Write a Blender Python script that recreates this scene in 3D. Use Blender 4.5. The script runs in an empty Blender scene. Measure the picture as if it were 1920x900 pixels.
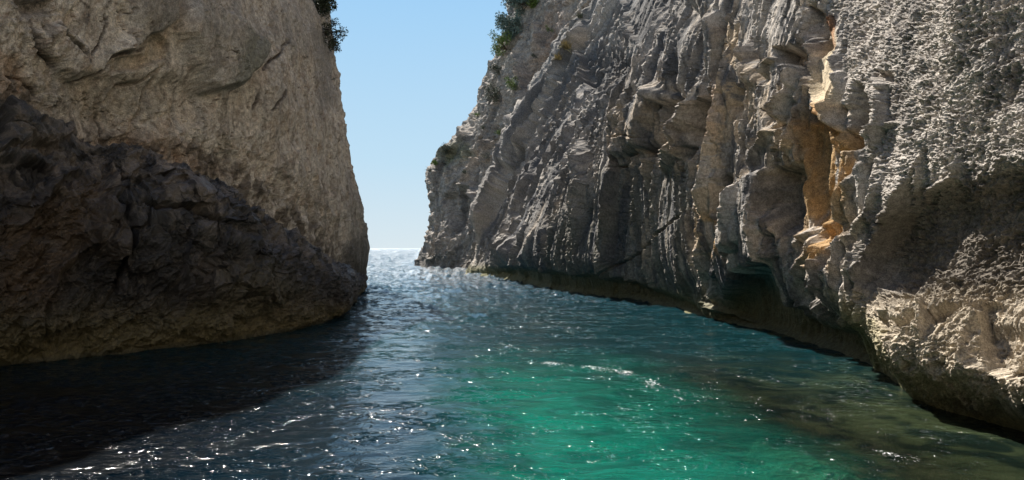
import bpy, math, random
import numpy as np
from mathutils import Vector

R = math.radians
sc = bpy.context.scene
# ------------------------------------------------------------------ camera
F = 1321.0           # focal length in pixels of the 1920 x 900 photograph
CAM_H = 2.4          # eye height above the water
HORIZ = 465.0
cam_d = bpy.data.cameras.new('camera')
cam_d.sensor_width = 36.0
cam_d.lens = F / 1920.0 * 36.0
cam_d.shift_y = (HORIZ - 450.0) / 1920.0
cam_d.clip_start = 0.1
cam_d.clip_end = 20000.0
cam = bpy.data.objects.new('camera', cam_d)
sc.collection.objects.link(cam)
cam.location = (0, 0, CAM_H)
cam.rotation_euler = (R(90), 0, 0)
sc.camera = cam
# ------------------------------------------------------------------ light
SUN_AZ, SUN_EL = R(-32), R(49)      # left of straight ahead, high
world = bpy.data.worlds.new('World')
sc.world = world
world.use_nodes = True
wn = world.node_tree
wn.nodes.clear()
sky = wn.nodes.new('ShaderNodeTexSky')
sky.sky_type = 'NISHITA'
sky.sun_disc = False
sky.sun_elevation = SUN_EL
sky.sun_rotation = SUN_AZ
sky.air_density = 1.0
sky.dust_density = 0.6
sky.ozone_density = 1.6
bg = wn.nodes.new('ShaderNodeBackground')
bg.inputs['Strength'].default_value = 0.055
wo = wn.nodes.new('ShaderNodeOutputWorld')
# paler, bluer air low over the sea
wtc = wn.nodes.new('ShaderNodeTexCoord'); wsep = wn.nodes.new('ShaderNodeSeparateXYZ'); wn.links.new(wtc.outputs['Generated'], wsep.inputs[0])
wramp = wn.nodes.new('ShaderNodeValToRGB'); wn.links.new(wsep.outputs[2], wramp.inputs[0])
SK = .515 / 0.055
wramp.color_ramp.elements[0].position = 0.0; wramp.color_ramp.elements[0].color = (.66, .76, .81, 1)
wramp.color_ramp.elements[1].position = 0.36; wramp.color_ramp.elements[1].color = (.32, .585, .87, 1)
e_ = wramp.color_ramp.elements.new(0.12); e_.color = (.50, .70, .85, 1)
wsc = wn.nodes.new('ShaderNodeVectorMath'); wsc.operation = 'SCALE'; wsc.inputs['Scale'].default_value = SK
wn.links.new(wramp.outputs[0], wsc.inputs[0])
wmr = wn.nodes.new('ShaderNodeMapRange'); wmr.interpolation_type = 'SMOOTHSTEP'; wn.links.new(wsep.outputs[2], wmr.inputs[0])
wmr.inputs[1].default_value = .30; wmr.inputs[2].default_value = .62
wmx = wn.nodes.new('ShaderNodeMix'); wmx.data_type = 'RGBA'
wn.links.new(wmr.outputs[0], wmx.inputs[0]); wn.links.new(wsc.outputs[0], wmx.inputs[6]); wn.links.new(sky.outputs[0], wmx.inputs[7])
wn.links.new(wmx.outputs[2], bg.inputs[0])
wn.links.new(bg.outputs[0], wo.inputs[0])
sun_d = bpy.data.lights.new('sun', 'SUN')
sun_d.energy = 5.0
sun_d.angle = R(0.5)
sun_d.color = (1.0, 0.94, 0.86)
sun = bpy.data.objects.new('sun', sun_d)
sc.collection.objects.link(sun)
SD = Vector((math.sin(SUN_AZ) * math.cos(SUN_EL), math.cos(SUN_AZ) * math.cos(SUN_EL), math.sin(SUN_EL)))
sun.rotation_euler = SD.to_track_quat('Z', 'Y').to_euler()
sun.location = (0, 0, 60)
sc.view_settings.view_transform = 'Standard'
sc.view_settings.look = 'None'
sc.view_settings.exposure = 1.05
sc.view_settings.gamma = 1.0
sc.cycles.max_bounces = 7
sc.cycles.diffuse_bounces = 4
sc.cycles.glossy_bounces = 3
sc.cycles.transparent_max_bounces = 6
sc.cycles.sample_clamp_indirect = 4.0
sc.cycles.caustics_reflective = False
sc.cycles.caustics_refractive = False

# ------------------------------------------------------------------ noise in numpy
rng = np.random.default_rng(11)
_perm = rng.permutation(256).astype(np.int32)
_perm = np.concatenate([_perm, _perm])
_ang = rng.random(256) * 2 * np.pi
_gx, _gy = np.cos(_ang).astype(np.float32), np.sin(_ang).astype(np.float32)
_rx, _ry = rng.random(256).astype(np.float32), rng.random(256).astype(np.float32)


def perlin(x, y, seed=0):
    x = np.asarray(x, np.float32) + np.float32(seed * 17.31)
    y = np.asarray(y, np.float32) + np.float32(seed * 9.77)
    xf, yf = np.floor(x), np.floor(y)
    xi, yi = xf.astype(np.int32) & 255, yf.astype(np.int32) & 255
    fx, fy = x - xf, y - yf
    u, v = fx * fx * fx * (fx * (fx * 6 - 15) + 10), fy * fy * fy * (fy * (fy * 6 - 15) + 10)
    xi1, yi1 = (xi + 1) & 255, (yi + 1) & 255
    def g(a, b, dx, dy):
        h = _perm[_perm[a] + b]
        return _gx[h] * dx + _gy[h] * dy
    n0 = g(xi, yi, fx, fy); n1 = g(xi1, yi, fx - 1, fy)
    a = n0 + u * (n1 - n0)
    n0 = g(xi, yi1, fx, fy - 1); n1 = g(xi1, yi1, fx - 1, fy - 1)
    b = n0 + u * (n1 - n0)
    return (a + v * (b - a)) * 1.5


def fbm(x, y, octs=4, gain=0.5, seed=0):
    s, a, t = 0, 1.0, 0
    for o in range(octs):
        s = s + a * perlin(x * 2.03 ** o, y * 2.03 ** o, seed + o * 3)
        t += a; a *= gain
    return s / t


def ridged(x, y, octs=4, gain=0.5, seed=0):
    """0..1, sharp crests at 1"""
    s, a, t = 0, 1.0, 0
    w = 1.0
    for o in range(octs):
        n = 1 - np.abs(perlin(x * 2.07 ** o, y * 2.07 ** o, seed + o * 5)) * 1.35
        n = np.clip(n, 0, 1) ** 2
        s = s + a * n * w
        w = np.clip(n * 1.6, 0, 1)
        t += a; a *= gain
    return s / t


def worley(x, y, seed=0):
    """F1, F2 distances"""
    x = np.asarray(x, np.float32) + seed * 13.7
    y = np.asarray(y, np.float32) + seed * 5.3
    xf, yf = np.floor(x), np.floor(y)
    xi, yi = xf.astype(np.int32), yf.astype(np.int32)
    fx, fy = x - xf, y - yf
    f1 = np.full(x.shape, 9, np.float32); f2 = f1.copy()
    for i in (-1, 0, 1):
        for j in (-1, 0, 1):
            h = _perm[_perm[(xi + i) & 255] + ((yi + j) & 255)]
            d = (i + _rx[h] - fx) ** 2 + (j + _ry[h] - fy) ** 2
            f2 = np.minimum(f2, np.maximum(f1, d))
            f1 = np.minimum(f1, d)
    return np.sqrt(f1), np.sqrt(f2)


def sstep(a, b, x):
    t = np.clip((x - a) / (b - a), 0, 1)
    return t * t * (3 - 2 * t)


# ------------------------------------------------------------------ sculpting tools
def seg_dist(px, py, pts):
    """distance to a polyline and the signed side (positive = left of travel on screen)"""
    best = np.full(px.shape, 1e9, np.float32); side = np.zeros(px.shape, np.float32); tt = np.zeros(px.shape, np.float32)
    n = len(pts) - 1
    for k in range(n):
        (x0, y0), (x1, y1) = pts[k][:2], pts[k + 1][:2]
        dx, dy = x1 - x0, y1 - y0
        L2 = dx * dx + dy * dy + 1e-6
        t = np.clip(((px - x0) * dx + (py - y0) * dy) / L2, 0, 1)
        ex, ey = px - x0 - t * dx, py - y0 - t * dy
        d = np.sqrt(ex * ex + ey * ey)
        m = d < best
        best = np.where(m, d, best)
        side = np.where(m, np.sign(dx * ey - dy * ex), side)
        tt = np.where(m, (k + t) / n, tt)
    return best, side, tt


def poly_sd(px, py, pts):
    """signed distance to a closed polygon, positive inside"""
    pts = list(pts)
    d, _, _ = seg_dist(px, py, pts + [pts[0]])
    ins = np.zeros(px.shape, bool)
    n = len(pts)
    for k in range(n):
        (x0, y0), (x1, y1) = pts[k], pts[(k + 1) % n]
        if y0 == y1:
            continue
        c = ((y0 > py) != (y1 > py)) & (px < (x1 - x0) * (py - y0) / (y1 - y0) + x0)
        ins ^= c
    return np.where(ins, d, -d)


class Sculpt:
    """relief drawn on a face of the rock: every mark is turned into real displacement of the mesh"""
    def __init__(self, px, py, vis, scale, seed=0, warp=5.0):
        self.vis = vis
        self.px = px + warp * fbm(px / 34, py / 85, 2, seed=seed + 40) + .5 * fbm(px / 9, py / 20, 2, seed=seed + 43)
        self.py = py + warp * fbm(px / 28, py / 28, 3, seed=seed + 50) + 2.0 * fbm(px / 9, py / 9, 2, seed=seed + 53)
        self.s = scale
        self.D = np.zeros(px.shape, np.float32)
    def _box(self, pts, pad):
        xs = [p[0] for p in pts]; ys = [p[1] for p in pts]
        m = self.vis & (self.px > min(xs) - pad) & (self.px < max(xs) + pad) & (self.py > min(ys) - pad) & (self.py < max(ys) + pad)
        return m
    def line(self, pts, w, a, p=1.3, taper=True):
        m = self._box(pts, w * 2)
        if not m.any(): return
        d, _, t = seg_dist(self.px[m], self.py[m], pts)
        k = np.clip(1 - d / w, 0, 1) ** p
        if taper:
            k = k * np.clip(np.sin(np.pi * np.clip(t, 0.03, 0.97)) * 1.8, 0, 1)
        self.D[m] += a * k * self.s[m]
    def edge(self, pts, w, reach, a):
        """a step: raised on the left of travel, dying away over reach"""
        m = self._box(pts, reach * 2)
        if not m.any(): return
        d, s, t = seg_dist(self.px[m], self.py[m], pts)
        k = np.clip(s * d / w, -1, 1) * np.clip(1 - d / reach, 0, 1) * np.clip(np.sin(np.pi * np.clip(t, 0.02, 0.98)) * 2.5, 0, 1)
        self.D[m] += a * k * self.s[m]
    def crest(self, pts, rl, rr, a, w=3.0):
        """a buttress crest drawn downwards: swells up to it from the far side, falls away sharply on the near side"""
        m = self._box(pts, max(rl, rr))
        if not m.any(): return
        d, s, t = seg_dist(self.px[m], self.py[m], pts)
        tp = np.clip(np.sin(np.pi * np.clip(t, 0.04, 0.96)) * 2.2, 0, 1)
        left = np.clip(1 - d / rl, 0, 1) ** 1.5
        right = np.clip(1 - d / rr, 0, 1)
        k = sstep(-w, w, s * d)
        self.D[m] += a * tp * (k * left - .8 * (1 - k) * right) * self.s[m]
    def poly(self, pts, f, a):
        m = self._box(pts, f * 2)
        if not m.any(): return
        d = poly_sd(self.px[m], self.py[m], pts)
        self.D[m] += a * sstep(-f * 0.4, f, d) * self.s[m]
    def mask(self, pts, f):
        out = np.zeros(self.px.shape, np.float32)
        m = self._box(pts, f * 2)
        if m.any():
            out[m] = sstep(-f, f, poly_sd(self.px[m], self.py[m], pts))
        return out
    def lmask(self, pts, w):
        out = np.zeros(self.px.shape, np.float32)
        m = self._box(pts, w * 2)
        if m.any():
            d, _, _ = seg_dist(self.px[m], self.py[m], pts)
            out[m] = 1 - sstep(w * 0.4, w, d)
        return out


def project(P):
    Y = np.maximum(P[..., 1], 0.3)
    return 960 + F * P[..., 0] / Y, HORIZ - F * (P[..., 2] - CAM_H) / Y


def catmull(pts, n=40):
    pts = np.asarray(pts, float)
    ext = np.vstack([2 * pts[0] - pts[1], pts, 2 * pts[-1] - pts[-2]])
    out, par = [], []
    for i in range(1, len(ext) - 2):
        p0, p1, p2, p3 = ext[i - 1:i + 3]
        a = np.linalg.norm(p1 - p0) ** .5 + 1e-6; b = np.linalg.norm(p2 - p1) ** .5 + 1e-6; c = np.linalg.norm(p3 - p2) ** .5 + 1e-6
        m1 = b * ((p1 - p0) / a - (p2 - p0) / (a + b) + (p2 - p1) / b)
        m2 = b * ((p2 - p1) / b - (p3 - p1) / (b + c) + (p3 - p2) / c)
        for k in range(n):
            t = k / n
            h = (2 * t**3 - 3 * t**2 + 1) * p1 + (t**3 - 2 * t**2 + t) * m1 + (-2 * t**3 + 3 * t**2) * p2 + (t**3 - t**2) * m2
            out.append(h); par.append(i - 1 + t)
    out.append(pts[-1]); par.append(len(pts) - 1)
    return np.array(out), np.array(par)


def sweep(stations, nu, nv, zmin, zfull, near=0.5):
    """stations: (X, Y, (dirx, diry), [(z, offset)...]).  Returns P[nu,nv,3], arc length u, scale s"""
    plan, par = catmull([(s[0], s[1]) for s in stations])
    zt = np.linspace(zmin, zfull, 240)
    tabs = []
    for s in stations:
        z, o = zip(*s[3])
        t = np.interp(zt, z, o)
        ker = np.array([1, 2, 3, 2, 1.]); ker /= ker.sum()
        tp = np.pad(t, 2, mode='edge')
        t = np.convolve(tp, ker, 'valid')
        tabs.append(np.stack([t * s[2][0], t * s[2][1]], -1))
    tabs = np.array(tabs)
    seg = np.linalg.norm(np.diff(plan, axis=0), axis=1)
    arc = np.concatenate([[0], np.cumsum(seg)])
    Y = plan[:, 1]
    dist = np.hypot(plan[:, 0], plan[:, 1])
    pxp = 960 + F * plan[:, 0] / np.maximum(Y, 3)
    inview = (Y > 4) & (pxp > -300) & (pxp < 2300)
    dens = np.where(inview[:-1], np.abs(np.diff(pxp)) / 1.0 + seg / np.maximum(dist[:-1], 6) * F * 0.25, seg * 4)
    dens = np.convolve(np.pad(dens, 6, mode='edge'), np.ones(13) / 13, 'valid')
    cd = np.concatenate([[0], np.cumsum(dens)]); cd /= cd[-1]
    q = np.linspace(0, 1, nu)
    au = np.interp(q, cd, arc)
    pu = np.interp(au, arc, par)
    X = np.interp(au, arc, plan[:, 0]); Yu = np.interp(au, arc, plan[:, 1])
    i0 = np.clip(np.floor(pu).astype(int), 0, len(stations) - 2); ft = pu - i0
    ft = ft * ft * (3 - 2 * ft) * 0.5 + ft * 0.5
    du = np.hypot(X, Yu)
    ztop = np.minimum(CAM_H + (HORIZ + 60) / F * np.maximum(Yu, 7) * 1.08, zfull - 1)
    v = np.linspace(0, 1, nv)
    vs = 0.93
    Z = np.where(v[None, :] < vs, zmin + (ztop[:, None] - zmin) * (v[None, :] / vs),
                 ztop[:, None] + (zfull - ztop[:, None]) * ((v[None, :] - vs) / (1 - vs)) ** 1.5)
    # offset lookup, linear in both directions
    zi = (Z - zmin) / (zfull - zmin) * 239
    z0 = np.clip(zi.astype(int), 0, 238); fz = np.clip(zi - z0, 0, 1)[..., None]
    ia = np.broadcast_to(i0[:, None], z0.shape)
    A = tabs[ia, z0] * (1 - fz) + tabs[ia, z0 + 1] * fz
    B = tabs[ia + 1, z0] * (1 - fz) + tabs[ia + 1, z0 + 1] * fz
    off = A + (B - A) * ft[:, None, None]
    P = np.stack([X[:, None] + off[..., 0], Yu[:, None] + off[..., 1], Z], -1).astype(np.float32)
    s = np.clip(np.hypot(X, Yu) / 14.0, 0.75, 5.0)
    un = np.concatenate([[0], np.cumsum(np.diff(au) / s[:-1])])
    return P, un.astype(np.float32)[:, None] * np.ones((1, nv), np.float32), (Z / s[:, None]).astype(np.float32), np.broadcast_to(s[:, None], Z.shape).astype(np.float32)


def grid_normals(P, flip):
    a = np.gradient(P, axis=0); b = np.gradient(P, axis=1)
    n = np.cross(a, b)
    n /= np.linalg.norm(n, axis=-1, keepdims=True) + 1e-9
    return n * (-1 if flip else 1)


def blur(A, k):
    ker = np.ones(2 * k + 1) / (2 * k + 1)
    for ax in (0, 1):
        A = np.apply_along_axis(lambda r: np.convolve(np.pad(r, k, mode='edge'), ker, 'valid'), ax, A)
    return A


def tag(o, label=None, cat=None, group=None, kind=None):
    if label: o['label'] = label
    if cat: o['category'] = cat
    if group: o['group'] = group
    if kind: o['kind'] = kind
    return o


def link_mesh(name, me, mat, parent=None):
    me.materials.append(mat)
    o = bpy.data.objects.new(name, me)
    sc.collection.objects.link(o)
    if parent is not None: o.parent = parent
    return o


def grid_mesh(name, P, col, mat, flip, extra_pts=None, smooth=True):
    if not smooth:
        P = P.copy(); P[:, 0, 2] = -46.0      # the rock goes on down below the sea floor
    nu, nv = P.shape[:2]
    me = bpy.data.meshes.new(name)
    idx = np.arange(nu * nv).reshape(nu, nv)
    q = np.stack([idx[:-1, :-1], idx[1:, :-1], idx[1:, 1:], idx[:-1, 1:]], -1).reshape(-1, 4)
    if flip: q = q[:, ::-1]
    co = P.reshape(-1, 3)
    if extra_pts is not None:
        # back of the rock: the rim of the sheet is closed with rows of points inside the land
        base = len(co)
        rows = [idx[:, -1]]
        for e in extra_pts:
            rows.append(np.arange(len(co), len(co) + nu)); co = np.vstack([co, e])
        bq = []
        for a, b in zip(rows[:-1], rows[1:]):
            bq.append(np.stack([a[:-1], a[1:], b[1:], b[:-1]], -1))
        bq = np.vstack(bq)
        if flip: bq = bq[:, ::-1]
        q = np.vstack([q, bq])
    me.vertices.add(len(co)); me.vertices.foreach_set('co', co.astype(np.float32).ravel())
    me.loops.add(q.size); me.loops.foreach_set('vertex_index', q.astype(np.int32).ravel())
    me.polygons.add(len(q)); me.polygons.foreach_set('loop_start', np.arange(0, q.size, 4, dtype=np.int32))
    me.polygons.foreach_set('loop_total', np.full(len(q), 4, np.int32))
    me.polygons.foreach_set('use_smooth', np.full(len(q), smooth, bool))
    if col is not None:
        at = me.color_attributes.new('rock_tint', 'FLOAT_COLOR', 'POINT')
        c = np.ones((len(co), 4), np.float32); n = col.reshape(-1, 3).shape[0]
        c[:n, :3] = col.reshape(-1, 3)
        if len(co) > n: c[n:, :3] = (0.24, 0.22, 0.19)
        at.data.foreach_set('color', c.ravel())
    me.update(calc_edges=True)
    return link_mesh(name, me, mat)


def N(nt, t, **kw):
    n = nt.nodes.new(t)
    for k, v in kw.items(): setattr(n, k, v)
    return n


def rock_material(name, scale, rough=0.92, wet=False):
    m = bpy.data.materials.new(name); m.use_nodes = True
    nt = m.node_tree; nt.nodes.clear(); L = nt.links.new
    out = N(nt, 'ShaderNodeOutputMaterial'); p = N(nt, 'ShaderNodeBsdfPrincipled')
    at = N(nt, 'ShaderNodeAttribute', attribute_name='rock_tint')
    geo = N(nt, 'ShaderNodeTexCoord')
    mp = N(nt, 'ShaderNodeMapping'); mp.inputs['Scale'].default_value = (1 / scale,) * 3
    L(geo.outputs['Object'], mp.inputs[0])
    n1 = N(nt, 'ShaderNodeTexNoise'); n1.inputs['Scale'].default_value = 9; n1.inputs['Detail'].default_value = 8; n1.inputs['Roughness'].default_value = .7
    n2 = N(nt, 'ShaderNodeTexNoise'); n2.inputs['Scale'].default_value = 38; n2.inputs['Detail'].default_value = 4; n2.inputs['Roughness'].default_value = .65
    L(mp.outputs[0], n1.inputs[0]); L(mp.outputs[0], n2.inputs[0])
    r1 = N(nt, 'ShaderNodeMapRange'); r1.inputs['From Min'].default_value = .3; r1.inputs['From Max'].default_value = .7
    r1.inputs['To Min'].default_value = .5; r1.inputs['To Max'].default_value = 1.45
    L(n1.outputs[0], r1.inputs[0])
    r2 = N(nt, 'ShaderNodeMapRange'); r2.inputs['From Min'].default_value = .38; r2.inputs['From Max'].default_value = .62
    r2.inputs['To Min'].default_value = .7; r2.inputs['To Max'].default_value = 1.25
    L(n2.outputs[0], r2.inputs[0])
    mm = N(nt, 'ShaderNodeMath', operation='MULTIPLY'); L(r1.outputs[0], mm.inputs[0]); L(r2.outputs[0], mm.inputs[1])
    mul = N(nt, 'ShaderNodeVectorMath', operation='SCALE'); L(at.outputs['Color'], mul.inputs[0]); L(mm.outputs[0], mul.inputs['Scale'])
    L(mul.outputs[0], p.inputs['Base Color'])
    b1 = N(nt, 'ShaderNodeBump'); b1.inputs['Strength'].default_value = 0.75; b1.inputs['Distance'].default_value = 0.035 * scale
    ad = N(nt, 'ShaderNodeMath', operation='ADD'); L(n1.outputs[0], ad.inputs[0]); L(n2.outputs[0], ad.inputs[1])
    L(ad.outputs[0], b1.inputs['Height']); L(b1.outputs[0], p.inputs['Normal'])
    p.inputs['Roughness'].default_value = rough
    p.inputs['Specular IOR Level'].default_value = 0.5 if wet else 0.2
    L(p.outputs[0], out.inputs[0])
    return m


def mixc(col, m, c):
    m = np.clip(m, 0, 1)[..., None]
    return col * (1 - m) + np.asarray(c, np.float32) * m


def cell_pits(u, z, f, seed, aniso=1.0, warp=0.5):
    wu = u * f + warp * fbm(u * f * .7, z * f * .7, 2, seed=seed + 1)
    wz = z * f * aniso + warp * fbm(u * f * .7, z * f * .7, 2, seed=seed + 2)
    f1, f2 = worley(wu, wz, seed)
    return np.clip((f2 - f1) * 1.6, 0, 1), f1


# ================================================================== RIGHT WALL
def r_prof(*a): return list(a)
IN = (1.0, 0.12)
R_ST = [
    (8.6, -26, IN, [(-4, .5), (0, 0), (1, -.6), (2, 0), (6, .4), (20, 5), (42, 14)]),
    (6.2, -10, IN, [(-4, .5), (0, 0), (1, -.6), (2, 0), (6, .4), (20, 5), (42, 14)]),
    (6.0, 2, IN, [(-4, .4), (0, 0), (.3, -.2), (.8, -.6), (1.3, -.6), (1.8, 0), (2.6, .3), (3.3, 0), (5, .1), (8, 1), (20, 5), (42, 14)]),
    (6.75, 9.0, IN, [(-4, .4), (0, 0), (.25, -.3), (.6, -.75), (1.0, -.85), (1.35, -.6), (1.75, 0), (2.4, .06), (3.0, .0), (3.6, -.12), (5, .2), (8, 1.4), (20, 6), (42, 15)]),
    (6.5, 10.9, IN, [(-4, .4), (0, .0), (.2, -.25), (.5, -.62), (.9, -.9), (1.4, -.8), (1.75, -.3), (2.3, -.05), (3.1, -.05), (3.8, -.2), (6, .1), (9, 1.2), (20, 6), (42, 15)]),
    (7.15, 13.6, IN, [(-4, .5), (0, 0), (.7, -.15), (1.2, -.75), (1.6, -1.0), (2.0, -.75), (2.6, -.6), (3.6, -.75), (6, -.4), (10, .7), (20, 5), (42, 14)]),
    (7.4, 18.1, IN, [(-4, .5), (0, 0), (.9, -.1), (1.5, -.6), (2.4, -1.0), (4, -.9), (8, -.6), (15, 1), (30, 6), (42, 11)]),
    (6.75, 24, IN, [(-4, .5), (0, 0), (.8, 0), (1.4, -.5), (2.5, -.75), (5, -.6), (10, -.2), (20, 2.5), (42, 10)]),
    (5.4, 30.8, (1, .3), [(-4, .7), (0, .3), (.8, .1), (1.6, -.45), (5, -.4), (10, .7), (17, 3), (42, 14)]),
    (1.5, 42, (1, .3), [(-4, .9), (0, .5), (1, .15), (1.8, -.2), (3, .1), (8, 2), (15, 5.4), (30, 13), (42, 19)]),
    (-1.2, 55.6, (1, .2), [(-4, .9), (0, .5), (1.2, .2), (2, .3), (8, 2.5), (15, 6.3), (22, 10), (42, 21)]),
    (-4.5, 68, (1, 0), [(-4, -.5), (0, 0), (2.1, .5), (6.3, 1.8), (10.4, 4.0), (13.5, 5.7), (18.6, 8.5), (22.2, 10.3), (26.3, 12.1), (42, 21)]),
    (-2.0, 74, (1, 0), [(-4, -.5), (0, 0), (6, 2), (10.4, 4.5), (18.6, 9), (26, 13), (42, 23)]),
    (8, 84, (1, .1), [(-4, -.5), (0, 0), (6, 2), (10.4, 4.5), (18.6, 9), (26, 13), (42, 23)]),
    (30, 98, (1, .3), [(-4, 0), (0, 0), (42, 23)]),
]
P, U, ZN, S = sweep(R_ST, 1180, 620, -3.0, 42)
nrm = grid_normals(P, True)
SOUTH = None
# large bulges
big = fbm(U / 3.2, ZN / 7.0, 2, seed=1) + .35 * fbm(U / 1.3, ZN / 3.2, 2, seed=4)
P = P + nrm * (big * 0.42 * S)[..., None] * sstep(-.2, 1.6, P[..., 2:3])
PX, PY = project(P)
vis = (P[..., 1] > 6) & (PX > -50) & (PX < 2100) & (U < np.inf)
sk = Sculpt(PX, PY, vis, S * (1 - .45 * sstep(20, 45, P[..., 1])), 1)
# pockets, caves and slots
for pts, f, a in [
    ([(1088, 160), (1105, 105), (1150, 85), (1182, 118), (1165, 150), (1120, 170)], 26, -.3),
    ([(1275, 0), (1320, 0), (1335, 90), (1340, 150), (1300, 165), (1285, 120)], 30, -.3),
    ([(1300, 195), (1328, 176), (1344, 200), (1338, 265), (1300, 285), (1290, 250)], 8, -.45),
    ([(1235, 190), (1280, 185), (1275, 240), (1240, 290), (1200, 300), (1215, 240)], 12, -.6),
    ([(1448, 88), (1515, 80), (1535, 150), (1512, 158), (1485, 120), (1452, 130)], 7, -.5),
    ([(1510, 5), (1545, 10), (1552, 60), (1560, 90), (1535, 110), (1515, 60)], 7, -.4),
    ([(1508, 205), (1545, 215), (1580, 245), (1590, 330), (1586, 440), (1560, 478), (1522, 440), (1506, 330)], 9, -.34),
    ([(1445, 325), (1500, 300), (1508, 400), (1498, 432), (1470, 442), (1438, 395)], 9, -.32),
    ([(1600, 150), (1622, 165), (1640, 195), (1640, 235), (1600, 282), (1566, 288), (1582, 240)], 9, -.32),
    ([(1638, 128), (1666, 132), (1668, 150), (1645, 156), (1634, 145)], 6, -.2),
    ([(1642, 165), (1656, 160), (1658, 190), (1648, 195)], 5, -.14),
    ([(1378, 160), (1404, 165), (1405, 225), (1385, 230), (1372, 200)], 6, -.22),
    ([(1430, 205), (1470, 210), (1478, 240), (1440, 245)], 6, -.22),
    ([(1345, 340), (1360, 330), (1378, 380), (1375, 425), (1350, 420)], 7, -.25),
    ([(1343, 520), (1362, 500), (1372, 535), (1368, 560), (1348, 555)], 6, -.2),
    ([(1523, 530), (1545, 525), (1548, 570), (1524, 575)], 4, -.25),
    ([(1650, 430), (1700, 380), (1760, 350), (1830, 340), (1960, 280), (1960, 540), (1850, 520), (1800, 530), (1720, 565), (1650, 555), (1620, 500)], 50, -.26),
    ([(1645, 592), (1672, 585), (1680, 612), (1668, 632), (1645, 628)], 5, -.22),
    ([(1672, 606), (1722, 592), (1732, 606), (1690, 630), (1672, 628)], 5, -.22),
    ([(1738, 585), (1800, 572), (1812, 580), (1770, 612), (1740, 605)], 5, -.24),
    ([(1702, 668), (1716, 675), (1712, 692), (1702, 688)], 4, -.12),
    ([(1765, 672), (1780, 680), (1770, 695), (1755, 685)], 4, -.12),
    ([(1815, 620), (1860, 605), (1930, 610), (1940, 700), (1880, 715), (1840, 690), (1815, 665)], 10, -.22),
    ([(1335, 600), (1385, 545), (1430, 480), (1470, 560), (1530, 605), (1600, 620), (1640, 690), (1560, 670), (1420, 625)], 16, -.32),
    ([(870, 510), (960, 500), (1150, 520), (1300, 565), (1330, 600), (1100, 560), (960, 530)], 12, -.25),
]:
    sk.poly(pts, f, a)
# ribs, curtains and raised blocks
for pts, w, a in [
    ([(1368, 30), (1366, 120), (1356, 200), (1346, 260), (1336, 330), (1326, 400), (1328, 500), (1318, 566)], 16, .34),
    ([(1252, -20), (1242, 60), (1215, 140), (1182, 205), (1160, 245)], 13, .42),
    ([(1340, 178), (1305, 195), (1285, 250), (1262, 300), (1232, 325)], 12, .3),
    ([(1110, -10), (1078, 80), (1040, 150), (1000, 230), (950, 315), (905, 395), (893, 430), (880, 480)], 11, .42),
    ([(1100, 60), (1095, 150), (1075, 240), (1060, 330), (1040, 400), (1030, 470)], 10, .3),
    ([(1120, 170), (1110, 260), (1095, 330), (1080, 420)], 9, .22),
    ([(1155, 300), (1150, 380), (1142, 420)], 8, .2),
    ([(1000, 290), (970, 370), (950, 440), (945, 500)], 9, .24),
    ([(1040, 320), (1010, 400), (990, 470), (975, 510)], 9, .22),
    ([(1412, 80), (1416, 120), (1412, 165)], 7, .2),
    ([(1455, 108), (1436, 118), (1428, 150)], 5, .18),
    ([(1490, 120), (1488, 170), (1470, 205), (1465, 240)], 8, .24),
    ([(1500, 150), (1498, 205), (1488, 260), (1470, 300)], 7, .24),
    ([(1524, 60), (1528, 120), (1542, 180), (1556, 240), (1562, 280)], 6, .26),
    ([(1572, 60), (1575, 140), (1568, 200), (1558, 270), (1562, 290)], 6, .22),
    ([(1410, 330), (1440, 250), (1470, 205)], 12, .22),
    ([(1640, 195), (1636, 240), (1622, 260)], 5, .18),
    ([(1625, 262), (1650, 240), (1680, 225)], 6, .16),
    ([(1612, 310), (1590, 350), (1590, 400), (1578, 440), (1560, 490), (1556, 540)], 10, .22),
    ([(1640, 300), (1650, 350), (1640, 400), (1600, 450), (1575, 500), (1550, 530)], 14, .2),
    ([(1720, 300), (1715, 350), (1690, 390), (1660, 420)], 8, .18),
    ([(1795, 290), (1790, 330), (1740, 355), (1700, 395)], 7, .16),
    ([(1480, 475), (1510, 440), (1535, 425), (1522, 470), (1500, 500), (1495, 550)], 11, .2),
    ([(1455, 480), (1478, 520), (1500, 560), (1540, 590)], 10, .16),
    ([(1520, 498), (1560, 505), (1545, 560), (1570, 590)], 6, .18),
    ([(1320, 565), (1345, 578), (1372, 590), (1410, 606)], 7, .2),
    ([(1636, 545), (1650, 540), (1700, 550), (1760, 535), (1800, 520)], 7, .14),
    ([(1740, 530), (1760, 522), (1812, 520)], 5, .14),
    ([(1820, 590), (1850, 575), (1890, 572)], 7, .16),
    ([(1900, 660), (1890, 690), (1875, 710)], 6, .14),
]:
    sk.line(pts, w, a)
sk.poly([(1150, 230), (1195, 205), (1240, 150), (1262, 178), (1240, 262), (1200, 285), (1150, 300)], 9, .28)
sk.poly([(1350, 420), (1390, 345), (1440, 320), (1442, 440), (1458, 480), (1400, 510), (1372, 562), (1335, 560)], 14, .26)
sk.poly([(1640, 580), (1700, 560), (1800, 560), (1850, 600), (1830, 700), (1760, 720), (1700, 700), (1660, 650)], 18, .14)
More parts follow.
